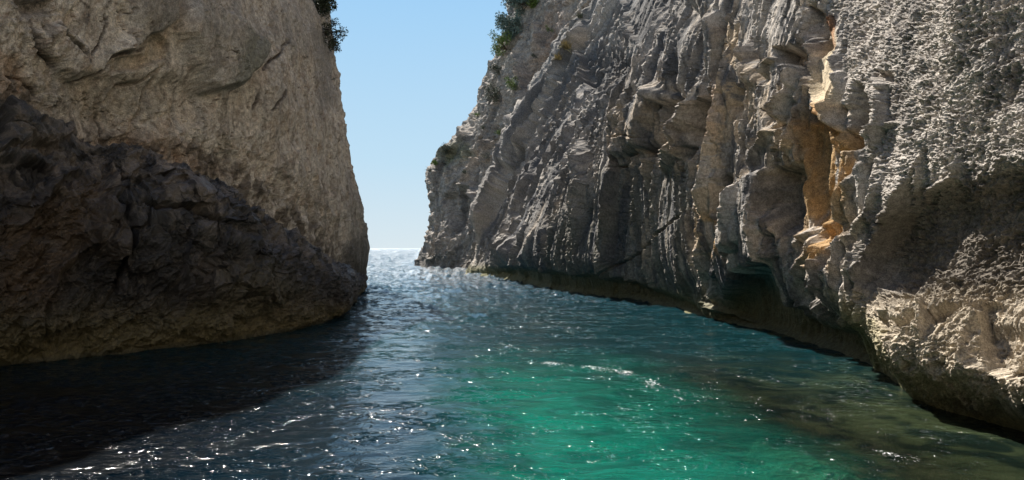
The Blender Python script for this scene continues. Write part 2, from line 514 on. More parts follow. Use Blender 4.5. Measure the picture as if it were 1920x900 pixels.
for pts, rl, rr, a in [
    ([(1122, -30), (1085, 80), (1050, 150), (1010, 230), (960, 310), (915, 395), (893, 445)], 40, 80, .42),
    ([(1168, -30), (1180, 40), (1195, 85)], 60, 90, .16),
    ([(1085, 80), (1093, 130), (1105, 170)], 40, 85, .38),
    ([(1258, 150), (1250, 200), (1236, 250), (1222, 292)], 70, 60, .36),
    ([(1310, 185), (1300, 240), (1284, 305)], 40, 45, .32),
    ([(1155, 290), (1150, 420), (1142, 530)], 60, 150, .3),
    ([(1356, 320), (1352, 420)], 30, 36, .24),
    ([(1412, 70), (1422, 165)], 25, 34, .2),
    ([(1495, 110), (1486, 170), (1476, 235)], 28, 34, .22),
    ([(1450, 305), (1448, 380), (1460, 448)], 60, 62, .34),
    ([(1570, 190), (1576, 290)], 26, 70, .3),
    ([(1712, 320), (1674, 420), (1634, 485), (1612, 545)], 60, 130, .32),
    ([(1072, 255), (1050, 330), (1030, 400), (1012, 490)], 30, 34, .22),
    ([(1112, 240), (1100, 340), (1084, 440)], 32, 44, .24),
    ([(1000, 300), (975, 370), (955, 440), (945, 500)], 26, 34, .22),
    ([(1345, 20), (1338, 100), (1330, 160)], 40, 40, .26),
    ([(1400, 300), (1404, 400), (1392, 500)], 30, 24, .14),
    ([(1650, 150), (1655, 230), (1630, 290)], 40, 60, .16),
    ([(1850, 585), (1842, 650), (1850, 705)], 60, 90, .22),
    ([(1735, 570), (1742, 600), (1738, 640)], 30, 40, .14),
]:
    sk.crest(pts, rl, rr, a)
# cracks
for pts, w, a in [
    ([(1290, 395), (1240, 425), (1190, 470), (1150, 500), (1118, 515)], 3.5, -.22),
    ([(1200, 275), (1190, 290), (1172, 310), (1145, 318)], 3.5, -.2),
    ([(1165, 262), (1190, 255), (1215, 262)], 3, -.15),
    ([(1140, 330), (1125, 400), (1120, 480)], 5, -.12),
    ([(1305, 290), (1315, 370), (1318, 450), (1322, 520)], 8, -.22),
    ([(1480, 150), (1500, 200), (1506, 260)], 4, -.16),
]:
    sk.line(pts, w, a, p=1.0)
D = sk.D * .95
# zones
zpit = sk.mask([(1570, -60), (2100, -60), (2100, 560), (1640, 560), (1640, 330), (1590, 200)], 30)
zboul = sk.mask([(1600, 555), (1660, 540), (1960, 520), (2100, 560), (2100, 760), (1750, 750), (1690, 720), (1640, 640)], 10)
zsmooth = np.clip(sk.mask([(1335, 600), (1400, 520), (1440, 490), (1480, 575), (1540, 610), (1620, 610), (1660, 680), (1720, 740), (1800, 775), (2100, 790), (2100, 860), (1600, 800), (1300, 620)], 10)
                  + sk.mask([(860, 500), (980, 505), (1160, 525), (1310, 560), (1330, 610), (1000, 560)], 10)
                  + sk.mask([(1530, 60), (1572, 60), (1575, 200), (1555, 280), (1540, 200)], 6)
                  + .8 * sk.mask([(1170, -40), (1258, -40), (1245, 35), (1222, 78), (1192, 72)], 8), 0, 1)
zflute = np.clip(1 - zpit - zboul, 0, 1)
rough_amt = 1 - .62 * zsmooth
# flutes
wu = U + .16 * fbm(U / 1.2, ZN / 4, 3, seed=60) + ZN * (.10 + .14 * sstep(26, 40, P[..., 1]))
slab = sstep(-.05, .22, fbm(wu / 1.1 + 7, ZN / 8, 2, seed=68)) * zflute
rough_amt = rough_amt * (1 - .62 * slab)
fl = ridged(wu / .42, ZN / 6.5, 3, seed=7)
fl2 = ridged(wu / .15, ZN / 1.9 + U * .3, 3, seed=9)
D += S * rough_amt * zflute * ((fl - .4) * .20 + (fl2 - .4) * .09)
def saw(t):
    q = t - np.floor(t)
    return np.where(q < .16, q / .16, (1 - q) / .84)
amp_ = sstep(-.35, .3, fbm(U / 1.6, ZN / 1.6, 2, seed=62))
D += S * rough_amt * zflute * ((saw((wu - .16 * fbm(U / 1.2, ZN / 4, 3, seed=60)) / 1.15 + .5 * fbm(U / 1.2, ZN / 6.5, 3, seed=63)) - .45) * .17 * amp_
                               + (saw(wu / .43 + .8 * fbm(U / .9, ZN / 4.0, 3, seed=64)) - .45) * .065)
# chunky scallops
wz = ZN + .2 * fbm(U, ZN, 3, seed=66)
sc1 = ridged(wu / .75 + 3, wz / 1.0, 4, seed=21)
D += S * rough_amt * (sc1 - .45) * (.035 + .05 * zpit)
e, f1 = cell_pits(U, ZN, 2.6, 5, aniso=.8)
D += S * rough_amt * (np.minimum(e, .6) - .4) * .06 * (1 - .4 * zpit) * -sstep(-.2, .4, fbm(U / .8, ZN / .8, 2, seed=77)) * -1
# honeycomb: dished cells with sharp rims, running up to the right
a1 = (-U * .86 + ZN * .51) / 1.05; a2 = U * .51 + ZN * .86
e1, g1 = cell_pits(a1 / 1.6, a2, 11., 15, aniso=1.0, warp=.7)
e2, g2 = cell_pits(a1 / 1.4, a2, 20., 17, warp=.8)
mc = sstep(-.3, .3, fbm(a1 / 1.6, a2 / .5, 3, seed=18))
D += S * rough_amt * (.15 + .85 * np.clip(zpit + zboul, 0, 1)) * (-(np.minimum(e1, .7)) * (.045 + .06 * mc) - np.minimum(e2, .6) * .034 + .05)
D += S * rough_amt * fbm(U / .11, ZN / .12, 3, .6, seed=31) * .028
D += S * zpit * ((ridged(a1 / 1.5, a2 / .42, 3, seed=33) - .45) * .05 + (ridged(a1 / .5, a2 / .3, 2, seed=35) - .45) * .03)
def facets(a, b, seed):
    # blocky broken faces: every cell is a small tilted plane
    x = a + .35 * fbm(a, b, 3, seed=seed + 1); y = b + .35 * fbm(a, b, 3, seed=seed + 2)
    xf, yf = np.floor(x), np.floor(y); best = np.full(x.shape, 9, np.float32); val = np.zeros(x.shape, np.float32)
    for i in (-1, 0, 1):
        for j in (-1, 0, 1):
            hh = _perm[_perm[(xf.astype(np.int32) + i) & 255] + ((yf.astype(np.int32) + j) & 255)]
            dx_ = i + _rx[hh] - (x - xf); dy_ = j + _ry[hh] - (y - yf); d = dx_ ** 2 + dy_ ** 2
            m = d < best; best = np.where(m, d, best)
            val = np.where(m, (_gx[hh] * dx_ + _gy[hh] * dy_) + (_rx[hh] - .5) * .8, val)
    return val
D += S * rough_amt * (1 - .6 * zpit) * (facets(U / .34, ZN / 2.2, 71) * .055 + facets(U / .12, ZN / .34, 73) * .032)
# hairline cracks
cr = np.abs(fbm(U / 1.1 + .3 * ZN, ZN / 1.6, 4, .6, seed=83))
D -= S * rough_amt * np.clip(1 - cr / .012, 0, 1) * .05
D -= (.12 * zboul + .45 * sstep(22, 40, P[..., 1]) * sstep(4, 9, P[..., 2] / S)) * (D - sk.D)
D -= .35 * sstep(26, 40, P[..., 1]) * sstep(3, 5, P[..., 2] / S) * sk.D
D *= sstep(-.3, .25, P[..., 2]) * .8 + .2
n2 = grid_normals(P, True)
P = P + n2 * D[..., None]
P[..., 2] = np.maximum(P[..., 2], -3.2)
# colour of the stone, with the shade of some hollows painted in
m1 = fbm(U / 1.3, ZN / 2.4, 4, seed=90); m2 = fbm(wu / .28, ZN / 1.6, 4, .6, seed=94); m3 = fbm(U / .5, ZN / .5, 4, seed=97)
col = np.ones(P.shape, np.float32) * np.array((.50, .455, .40), np.float32)
col = mixc(col, sstep(-.08, .25, m2) * .85 * zflute, (.125, .117, .105))
col = mixc(col, sstep(0, .35, m1) * .6, (.15, .14, .13))
col = mixc(col, sstep(.1, .4, m3) * .45, (.42, .36, .29))
col = mixc(col, zpit * sstep(-.25, .3, m3) * .6, (.345, .315, .285))
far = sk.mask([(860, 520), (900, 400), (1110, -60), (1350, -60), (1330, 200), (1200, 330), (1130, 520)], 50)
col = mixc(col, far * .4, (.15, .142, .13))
col = mixc(col, (sk.mask([(1088, 160), (1105, 105), (1150, 85), (1190, 118), (1175, 160), (1120, 175)], 14) + sk.mask([(1165, -40), (1265, -40), (1250, 40), (1225, 85), (1190, 78), (1175, 30)], 14) + sk.mask([(1000, 275), (1045, 170), (1070, 90), (1090, 95), (1085, 180), (1055, 270), (1010, 330), (935, 385)], 16) * .7) * .8, (.085, .082, .08))  # cave and groove shade painted into the colour, with the groove's dark lichen
col = mixc(col, sk.mask([(1120, 330), (1320, 300), (1330, 560), (1000, 540), (960, 510)], 40) * .6, (.14, .135, .10))  # shade of the undercut flank painted in as dark olive
st = fbm(wu / .10, ZN / 2.2, 3, .55, seed=140); st2 = fbm(wu / .22 + 4, ZN / 3.2, 4, .6, seed=143); blot = fbm(U / .8, ZN / 1.1, 3, seed=146)
col = mixc(col, zflute * sstep(.05, .28, st2) * .8, (.115, .115, .118))
col = mixc(col, zflute * (1 - .85 * sstep(24, 34, P[..., 1])) * sstep(.06, .25, st) * sstep(-.15, .2, blot) * .85, (.60, .52, .42))
col = mixc(col, zflute * sstep(.1, .3, -st2) * sstep(-.1, .2, blot) * .5, (.50, .42, .33))
col = mixc(col, slab * sstep(-.25, .2, st2 + .3 * m3) * .6, (.12, .12, .122))
warm = sk.lmask([(1370, 40), (1360, 200), (1335, 330), (1325, 480)], 34) + sk.mask([(1400, 100), (1500, 80), (1560, 250), (1480, 300), (1380, 260)], 26) * .6 \
    + sk.mask([(1150, 200), (1290, 200), (1310, 330), (1150, 340)], 20) * .5
col = mixc(col, warm * (.55 + .45 * np.sign(m3)) * .75, (.55, .43, .29))
col = mixc(col, sk.mask([(1530, 55), (1568, 55), (1574, 200), (1556, 290), (1540, 210)], 7), (.56, .47, .33))
col = mixc(col, sk.mask([(1545, 30), (1562, 30), (1566, 95), (1550, 80)], 5) * .8, (.30, .14, .06))
col = mixc(col, sk.mask([(1500, 225), (1545, 205), (1590, 250), (1600, 330), (1598, 440), (1572, 510), (1514, 500), (1494, 330)], 14) * sstep(-.45, .0, m2 + .5 * m3) * .9, (.44, .285, .13))
col = mixc(col, sk.mask([(1520, 420), (1555, 400), (1560, 460), (1530, 470)], 14) * .6 * sstep(-.1, .2, m3), (.44, .27, .13))
col = mixc(col, sk.mask([(1330, 400), (1372, 400), (1372, 470), (1335, 480)], 14) * .7 * sstep(-.2, .2, m3), (.60, .36, .14))
col = mixc(col, sk.mask([(1340, 170), (1362, 165), (1356, 260), (1325, 260)], 12) * .5, (.60, .40, .26))
col = mixc(col, sk.mask([(1560, 190), (1500, 240), (1560, 245), (1570, 200)], 12) * .6, (.60, .34, .14))
col = mixc(col, zboul * .75, (.44, .37, .27))
col = mixc(col, sk.mask([(1640, 400), (1800, 330), (1980, 300), (1980, 560), (1650, 560)], 36) * .75, (.12, .10, .075))  # deep shade of the recess above the boulder, painted as dark brown
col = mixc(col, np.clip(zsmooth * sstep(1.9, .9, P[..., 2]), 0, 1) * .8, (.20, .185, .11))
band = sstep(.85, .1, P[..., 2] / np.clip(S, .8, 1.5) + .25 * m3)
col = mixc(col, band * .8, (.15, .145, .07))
col = mixc(col, sk.mask([(1560, 545), (1640, 600), (1690, 720), (1800, 780), (2100, 800), (2100, 830), (1700, 780), (1600, 640)], 10) * .5, (.30, .27, .13))
mat_r = rock_material('limestone_right', 1.0)
back = [P[:, -1] + np.array((6, 1, 0)), P[:, -1] + np.array((45, 10, 2)), P[:, -1] * np.array((1, 1, 0)) + np.array((45, 10, -3))]
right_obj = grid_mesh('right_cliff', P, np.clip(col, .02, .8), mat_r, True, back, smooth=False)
tag(right_obj, 'tall pale limestone wall on the right, fluted, pitted and streaked with orange', 'cliff', kind='structure')
RP = P

# ================================================================== FAR HEADLAND (right, behind the buttress)
A_tip = [(-4, -1.5), (0, 0), (2.4, 1.2), (4.9, 2.2), (7.1, 2.8), (9.5, 2.3), (11.1, 2.0), (12.6, 2.4), (14.4, 3.4), (17.1, 5.4), (18.7, 6.7), (24.5, 9.4), (28.2, 11.2), (31.8, 12.3), (36.2, 13.1), (52, 22)]
A_mid = [(-4, -1), (0, 0), (5, 2), (11, 3.6), (18, 6.8), (25, 10), (32, 13), (36, 14.5), (52, 23)]
A_ST = [
    (14, 66, (1, 0), A_mid), (4, 73, (1, 0), A_mid), (-3.4, 78.5, (1, 0), A_mid), (-7.6, 84, (1, 0), A_mid),
    (-12.2, 91.5, (1, 0), A_tip), (-13.3, 96, (1, 0), A_tip), (-11, 102, (1, .1), A_tip), (2, 110, (1, .2), A_mid), (34, 122, (1, .3), A_mid)]
P, U, ZN, S = sweep(A_ST, 420, 430, -3.0, 52)
nrm = grid_normals(P, True)
P = P + nrm * (fbm(U / 2.2 + 9, ZN / 3, 3, seed=101) * .17 * S)[..., None]
PX, PY = project(P)
sk = Sculpt(PX, PY, (P[..., 1] > 6) & (nrm[..., 1] < .6), S, 2)
for pts, f, a in [
    ([(985, 130), (1035, 50), (1060, 90), (1030, 140), (1000, 180), (985, 160)], 8, -.22),
    ([(1000, 30), (1040, 0), (1050, 40), (1010, 90)], 8, -.16),
    ([(830, 370), (870, 350), (895, 400), (860, 440), (840, 400)], 10, -.22),
    ([(880, 180), (900, 190), (890, 270), (870, 290), (868, 240)], 10, -.12),
    ([(870, 280), (900, 285), (900, 300), (872, 300)], 4, -.12),
]:
    sk.poly(pts, f, a)
for pts, w, a in [
    ([(900, 275), (885, 320), (860, 370), (845, 430), (820, 490)], 8, .22),
    ([(985, 60), (975, 110), (985, 160), (985, 200), (1000, 240)], 8, .2),
    ([(960, 150), (945, 210), (920, 270), (905, 330)], 8, .16),
    ([(870, 345), (890, 350), (900, 380)], 7, .2),
    ([(1035, 10), (1015, 50), (995, 100)], 7, .18),
    ([(820, 340), (830, 300), (860, 270)], 7, .12),
    ([(835, 450), (825, 480), (800, 496)], 6, .15),
]:
    sk.line(pts, w, a)
D = sk.D * 1.1
wu = U + .2 * fbm(U, ZN, 3, seed=110)
D += S * ((ridged(wu / .8 + ZN * .25, ZN / 1.6, 5, .6, seed=112) - .45) * .22 + fbm(U / .13, ZN / .16, 3, .6, seed=114) * .04)
e, _ = cell_pits(U, ZN, 3.4, 25, aniso=.7)
D += S * np.minimum(e, .6) * .08
D += S * (facets(U / .5, ZN / .8, 75) * .08 + facets(U / .16, ZN / .25, 76) * .035)
D *= sstep(-.3, 1.0, P[..., 2]) * .8 + .2
P = P + grid_normals(P, True) * D[..., None]
m1 = fbm(U / 1.2, ZN / 1.5, 4, seed=120); m3 = fbm(U / .4, ZN / .5, 4, seed=124)
col = np.ones(P.shape, np.float32) * np.array((.38, .335, .285), np.float32)
col = mixc(col, sstep(-.05, .3, m1) * .6, (.20, .19, .18))
col = mixc(col, sstep(.0, .35, m3) * .4, (.36, .31, .26))
col = mixc(col, sk.mask([(985, 130), (1035, 40), (1060, 90), (1030, 140), (1000, 190), (985, 160)], 10) * .7, (.36, .25, .17))
col = mixc(col, sk.mask([(1000, 40), (1060, 0), (1060, 60), (1010, 100)], 14) * .4, (.36, .25, .19))
col = mixc(col, sk.mask([(880, 310), (950, 300), (960, 250), (900, 260)], 14) * .5, (.34, .27, .2))
col = mixc(col, sk.mask([(830, 300), (870, 260), (880, 290), (840, 320)], 10) * .6, (.16, .17, .07))
col = mixc(col, sstep(.02, .3, fbm(U / .25, ZN / 1.2 - U, 4, .6, seed=131)) * .7, (.13, .125, .12))
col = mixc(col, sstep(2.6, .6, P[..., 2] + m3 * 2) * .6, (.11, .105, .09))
mat_a = rock_material('limestone_headland', 5.0)
back = [P[:, -1] + np.array((6, 1, 0)), P[:, -1] + np.array((45, 0, 2)), P[:, -1] * np.array((1, 1, 0)) + np.array((45, 0, -3))]
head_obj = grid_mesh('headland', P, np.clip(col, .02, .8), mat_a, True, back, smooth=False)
tag(head_obj, 'grey rocky headland leaning back from the open sea beyond the right wall', 'headland', kind='structure')
AP = P

# ================================================================== LEFT WALL (upper, pale)
L_ST = [
    (26, -24, (0, 1), [(-4, 0), (0, 0), (10, -1), (20, -3)]), (6, -27, (0, 1), [(-4, 0), (0, 0), (10, -1), (20, -3)]), (-10, -26, (.4, 1), [(-4, 0), (0, 0), (10, -1), (20, -3)]),  # unseen curve behind the camera, added to cut sky fill
    (-20, -20, (1, 0), [(-4, 0), (0, 0), (6, .6), (14, .6), (20, -3)]),
    (-15.5, 2, (1, 0), [(-4, 0), (0, 0), (6, 1.0), (12, .8), (20, -4)]),
    (-13.6, 10, (1, -.2), [(-4, 0), (0, 0), (6, .9), (9, 1.2), (14, .3), (20, -4)]),
    (-12.2, 15, (1, -.3), [(-4, 0), (0, 0), (4, .2), (7, 1.0), (10, .9), (20, -4)]),
    (-10.4, 20.5, (1, -.3), [(-4, 0), (0, 0), (3, .1), (6, .6), (9, .7), (12, .2), (20, -4)]),
    (-8.9, 26.5, (1, -.2), [(-4, 0), (0, 0), (5, .2), (8, .2), (12, -.3), (20, -4)]),
    (-8.25, 33, (1, 0), [(-4, 0), (0, .0), (4, 0), (8, -.25), (12, -.9), (14, -1.2), (20, -5)]),
    (-8.2, 38.5, (1, 0), [(-4, -.2), (0, -.1), (2.4, 0), (4.5, -.25), (7, -.8), (9.5, -1.25), (14.3, -1.9), (17, -2.3), (20, -5.5)]),
    (-8.72, 42.5, (1, 0), [(-4, -.4), (0, -.2), (2.4, 0), (4.5, -.3), (7, -1.05), (9.5, -1.55), (14.3, -2.1), (17, -2.6), (20, -5.5)]),
    (-10.8, 47.5, (1, .2), [(-4, -.4), (0, -.2), (2.4, 0), (7, -1), (14.3, -2.2), (17, -2.6), (20, -5.5)]),
    (-19, 54, (1, .6), [(-4, 0), (0, 0), (10, -1), (20, -4)]),
    (-40, 64, (.5, 1), [(-4, 0), (0, 0), (10, -1), (20, -4)]),
    (-75, 74, (.2, 1), [(-4, 0), (0, 0), (10, -1), (20, -4)]),
]
P, U, ZN, S = sweep(L_ST, 760, 480, -3.0, 20)
nrm = grid_normals(P, False)
tipk = sstep(29, 38, P[..., 1])
P = P + nrm * (fbm(U / 2.6, ZN / 2.6, 3, seed=201) * (.30 - .2 * tipk) * S)[..., None]
PX, PY = project(P)
sk = Sculpt(PX, PY, (P[..., 1] > 6) & (P[..., 1] < 50), S, 3, warp=6)
for pts, f, a in [
    ([(345, -40), (375, 0), (440, 35), (492, 95), (470, 130), (430, 165), (380, 175), (350, 120), (330, 60)], 16, .34),
    ([(60, 60), (110, 40), (160, 90), (165, 120), (130, 150), (100, 130), (70, 90)], 12, .2),
    ([(250, -40), (330, -40), (325, 40), (300, 60), (270, 70), (235, 110), (210, 100), (240, 40)], 14, .24),
    ([(210, 115), (240, 100), (275, 100), (290, 55), (320, 80), (310, 110), (260, 130), (215, 140)], 6, -.16),
    ([(120, 150), (200, 130), (330, 140), (400, 170), (380, 230), (250, 260), (150, 250)], 26, -.2),
    ([(30, 0), (100, 0), (90, 30), (50, 30)], 10, -.2),
    ([(180, 260), (260, 250), (260, 290), (200, 290)], 12, -.15),
]:
    sk.poly(pts, f, a)
for pts, w, a in [
    ([(340, -10), (400, 10), (440, 35), (470, 60), (495, 90)], 4, -.2),
    ([(105, 45), (115, 70), (140, 90), (155, 115)], 4, -.14),
    ([(60, 50), (70, 90), (90, 115), (100, 130)], 4, -.12),
    ([(205, 30), (200, 60), (180, 90), (170, 105)], 3, -.12),
    ([(130, 158), (170, 150), (200, 130), (215, 105), (250, 95)], 5, -.16),
    ([(310, 115), (280, 145), (240, 165), (215, 200), (190, 215)], 6, -.14),
    ([(300, 130), (290, 180), (270, 220), (255, 240)], 6, -.12),
    ([(540, 75), (530, 95), (510, 110), (498, 130)], 3, -.1),
    ([(535, 170), (530, 185), (510, 205)], 2.5, -.09),
    ([(485, 175), (478, 190), (470, 205)], 2.5, -.07),
    ([(375, 170), (380, 210), (372, 240)], 3, -.08),
    ([(625, 330), (622, 370), (625, 400)], 5, -.1),
    ([(200, 225), (190, 260)], 2.5, -.1),
    ([(10, 140), (40, 150), (60, 170), (75, 185)], 4, -.1),
    ([(590, -10), (600, 30), (615, 70), (628, 110)], 5, -.16),
]:
    sk.line(pts, w, a, p=1.0)
sk.edge([(495, 95), (470, 125), (435, 160), (425, 200)], 6, 40, .06)
D = sk.D
wu = U + .25 * fbm(U / 1.2, ZN / 1.2, 3, seed=210)
zrug = np.clip(sk.mask([(0, 100), (120, 250), (300, 200), (450, 260), (640, 380), (640, 480), (400, 360), (0, 200)], 40) + sk.mask([(0, -40), (120, -40), (120, 180), (0, 180)], 30), 0, 1)
D += S * (.35 + .65 * zrug) * ((ridged(wu / .7, ZN / .9, 4, .55, seed=212) - .45) * .12)
D += S * (.3 + .7 * zrug) * (ridged(wu / .22, ZN / .2 + wu, 3, seed=214) - .4) * .055
vein = np.abs(fbm(wu / .5 + .3 * ZN, ZN / 1.1, 3, .6, seed=216))
D -= S * np.clip(1 - vein / .02, 0, 1) * sstep(-.1, .3, fbm(U / 1.5, ZN / 1.5, 2, seed=218)) * .06
D += S * (fbm(U / .12, ZN / .13, 3, .6, seed=219) * .018 + (facets(U / .4, ZN / .6, 79) * .05 + facets(U / .13, ZN / .18, 80) * .024) * (.5 + .5 * zrug))
P = P + grid_normals(P, False) * (D * (1 - .35 * tipk) + tipk * S * (.07 * fbm(ZN / .35, U / .6, 3, seed=250) + .03 * facets(U / .25, ZN / .3, 81)) * sstep(1, 4, P[..., 2]))[..., None]
m1 = fbm(U / 1.5, ZN / 1.7, 4, seed=230); m2 = fbm(wu / .35, ZN / .9, 4, .6, seed=233); m3 = fbm(U / .3, ZN / .3, 4, seed=236)
col = np.ones(P.shape, np.float32) * np.array((.66, .59, .49), np.float32)
col = mixc(col, sstep(-.05, .35, m1) * .45, (.34, .31, .26))
col = mixc(col, sstep(.0, .4, m2) * .5, (.50, .38, .25))
col = mixc(col, sstep(.1, .4, m3) * .35, (.42, .28, .18))
col = mixc(col, sstep(.08, .3, -m2) * .65, (.24, .20, .155))
col = mixc(col, np.clip(1 - vein / .03, 0, 1) * .7, (.13, .09, .06))
m4 = fbm(wu / .12, ZN / .18, 3, .6, seed=239)
col = mixc(col, sstep(.12, .35, m4) * .5, (.27, .19, .13))
col = mixc(col, sstep(.15, .4, -m4) * .35, (.66, .58, .46))
for pts in ([(340, -10), (400, 10), (440, 35), (470, 60), (495, 90)], [(105, 45), (115, 70), (140, 90), (155, 115)], [(60, 50), (70, 90), (90, 115), (100, 130)], [(205, 30), (200, 60), (180, 90), (170, 105)], [(130, 158), (170, 150), (200, 130), (215, 105), (250, 95), (275, 90)], [(540, 75), (530, 95), (510, 110), (498, 130)], [(535, 170), (530, 185), (510, 205)], [(485, 175), (478, 190), (470, 205)], [(200, 225), (190, 260)], [(10, 140), (40, 150), (60, 170), (75, 185)], [(150, 0), (172, 20), (165, 45)]):
    col = mixc(col, sk.lmask(pts, 4) * .8, (.07, .05, .04))
grey = sk.mask([(340, -40), (640, -40), (625, 120), (560, 110), (500, 90), (440, 160), (385, 180), (345, 120)], 26)
col = mixc(col, grey * .75 * (.7 + .6 * m1), (.25, .235, .205))
col = mixc(col, sk.mask([(440, 60), (492, 95), (470, 130), (430, 165), (395, 175), (420, 110)], 14) * .75, (.17, .175, .135))
col = mixc(col, sk.mask([(265, -40), (340, -40), (330, 30), (300, 50), (270, 80), (240, 95), (250, 40)], 14) * .7, (.20, .185, .16))
col = mixc(col, sk.mask([(220, 110), (275, 95), (290, 55), (318, 70), (312, 105), (262, 128)], 8) * .6, (.56, .46, .33))
col = mixc(col, sk.mask([(590, 60), (628, 60), (632, 200), (600, 200)], 16) * .7, (.22, .21, .19))
col = mixc(col, sk.mask([(110, 145), (240, 140), (340, 140), (330, 210), (160, 240)], 26) * .45, (.30, .255, .18))
col = mixc(col, sk.mask([(170, 270), (310, 250), (450, 330), (240, 330)], 20) * .5, (.33, .20, .12))
col = mixc(col, sk.mask([(20, -20), (100, -20), (100, 40), (40, 40)], 14) * .6, (.16, .14, .13))
col = mixc(col, sk.mask([(0, 100), (40, 110), (60, 180), (0, 180)], 14) * .5, (.42, .26, .15))
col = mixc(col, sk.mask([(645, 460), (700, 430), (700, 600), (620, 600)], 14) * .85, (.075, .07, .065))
col = mixc(col, sk.mask([(650, 300), (700, 430), (700, 600), (665, 500), (655, 400)], 5) * .5, (.2, .18, .15))  # turned side facet by the tip, its shade put into the colour
m5 = fbm(wu / .22, ZN / 2.6, 4, .6, seed=243)
col = mixc(col, sstep(.05, .3, m5) * .45, (.30, .28, .245))
col = mixc(col, sstep(.12, .35, -m5) * .3, (.66, .58, .47))
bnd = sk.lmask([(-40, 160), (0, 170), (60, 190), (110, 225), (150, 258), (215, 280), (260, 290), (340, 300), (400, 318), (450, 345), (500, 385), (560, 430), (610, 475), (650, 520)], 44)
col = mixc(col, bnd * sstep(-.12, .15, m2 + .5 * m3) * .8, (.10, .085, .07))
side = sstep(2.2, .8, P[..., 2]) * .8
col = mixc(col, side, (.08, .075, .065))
mat_l = rock_material('limestone_left', 1.3)
back = [P[:, -1] + np.array((-6, 0, 0)), P[:, -1] + np.array((-40, -6, 1)), P[:, -1] * np.array((1, 1, 0)) + np.array((-40, -6, -3))]
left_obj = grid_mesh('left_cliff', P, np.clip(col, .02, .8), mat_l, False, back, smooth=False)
tag(left_obj, 'smooth tan limestone wall on the left, in shade, rising from behind the dark rock', 'cliff', kind='structure')
LP = P

# ================================================================== LEFT DARK ROCK MASS
def m_prof(T, b=.25):
    return [(-4, -.6), (-.3, -.3), (0, -.2), (.35 * min(1, T), b * .4), (T * .3, b), (T * .55, b * .6), (T * .72, -.35), (T * .85, -1.0), (T * .95, -1.9), (T * 1.03, -3.2), (T * 1.1 + .1, -5.5), (T * 1.15 + .2, -9)]
M_RAW = [(-17, -14, 6.6, (1, -.1)), (-13.2, 3, 6.6, (1, -.2)), (-11.3, 10.5, 6.3, (1, -.4)), (-10.15, 14.2, 5.6, (.85, -.5)), (-8.0, 16.6, 4.75, (.8, -.6)),
         (-7.0, 18.4, 4.35, (.85, -.5)), (-6.15, 21.2, 3.1, (.95, -.3)), (-6.05, 25.4, 2.2, (1, -.1)), (-6.75, 30, 1.6, (1, 0)), (-8.1, 38, 1.2, (1, .0)), (-9.0, 43, 1.0, (1, .1)), (-12, 48, 1.0, (1, .4))]
M_ST = [(x, y, d, [(z, o) for z, o in m_prof(T)]) for x, y, T, d in M_RAW]
Tz = [r[2] for r in M_RAW]
plan, par = catmull([(r[0], r[1]) for r in M_RAW])
# the crest height changes along the rock, so rows follow it
nu, nv = 820, 430
seg = np.linalg.norm(np.diff(plan, axis=0), axis=1); arc = np.concatenate([[0], np.cumsum(seg)])
pxp = 960 + F * plan[:, 0] / np.maximum(plan[:, 1], 6)
dens = np.where((plan[:-1, 1] > 9), np.abs(np.diff(pxp)) + seg * 14, seg * 4)
cd = np.concatenate([[0], np.cumsum(dens)]); cd /= cd[-1]
au = np.interp(np.linspace(0, 1, nu), cd, arc); pu = np.interp(au, arc, par)
X = np.interp(au, arc, plan[:, 0]); Yu = np.interp(au, arc, plan[:, 1])
T = np.interp(pu, range(len(M_RAW)), Tz); dx = np.interp(pu, range(len(M_RAW)), [r[3][0] for r in M_RAW]); dy = np.interp(pu, range(len(M_RAW)), [r[3][1] for r in M_RAW])
v = np.linspace(0, 1, nv)[None, :]
# cross-section: below water, foot, belly, shoulder, crest, ledge running back into the wall
cv = [0, .08, .12, .22, .42, .60, .74, .86, .93, 1.0]
cz = [-2.5, -.25, 0, .14, .36, .60, .80, .95, 1.02, 1.04]
co_ = [-.9, -.35, -.2, .12, .30, .10, -.45, -1.15, -2.3, -6.0]
hz = np.interp(v, cv, cz); ho = np.interp(v, cv, co_)
hz = blur(np.repeat(hz, 3, 0), 6)[:1]; ho = blur(np.repeat(ho, 3, 0), 6)[:1]
Tc = T[:, None]
Z = np.where(hz > 0, hz * Tc, hz)
k = np.clip(Tc / 4.5, .35, 1.2)
P = np.stack([X[:, None] + dx[:, None] * ho * k, Yu[:, None] + dy[:, None] * ho * k, Z], -1).astype(np.float32)
s = np.clip(np.hypot(X, Yu) / 14, .75, 5)
U = np.concatenate([[0], np.cumsum(np.diff(au) / s[:-1])])[:, None] * np.ones((1, nv)); U = U.astype(np.float32)
S = np.broadcast_to(s[:, None], U.shape).astype(np.float32)
W = (np.cumsum(np.concatenate([np.zeros((nu, 1)), np.linalg.norm(np.diff(P, axis=1), axis=-1)], 1), 1) / S).astype(np.float32)
nrm = grid_normals(P, False)
nz_ = sstep(-.2, .6, P[..., 2] / k)
P = P + nrm * (fbm(U / 1.6, W / 1.3, 3, seed=301) * .40 * S * nz_ * np.clip(k, .4, 1))[..., None]
PX, PY = project(P)
sk = Sculpt(PX, PY, (P[..., 1] > 6) & (PX < 720), S * np.clip(k, .4, 1), 4, warp=7)
for pts, f, a in [
    ([(0, 215), (60, 195), (110, 235), (150, 270), (60, 275), (0, 280)], 12, .25),
    ([(0, 290), (90, 300), (110, 320), (60, 350), (0, 420)], 14, -.2),
    ([(225, 330), (330, 310), (470, 400), (520, 500), (520, 560), (380, 560), (250, 520), (130, 440), (170, 380)], 30, .3),
]:
    sk.poly(pts, f, a)
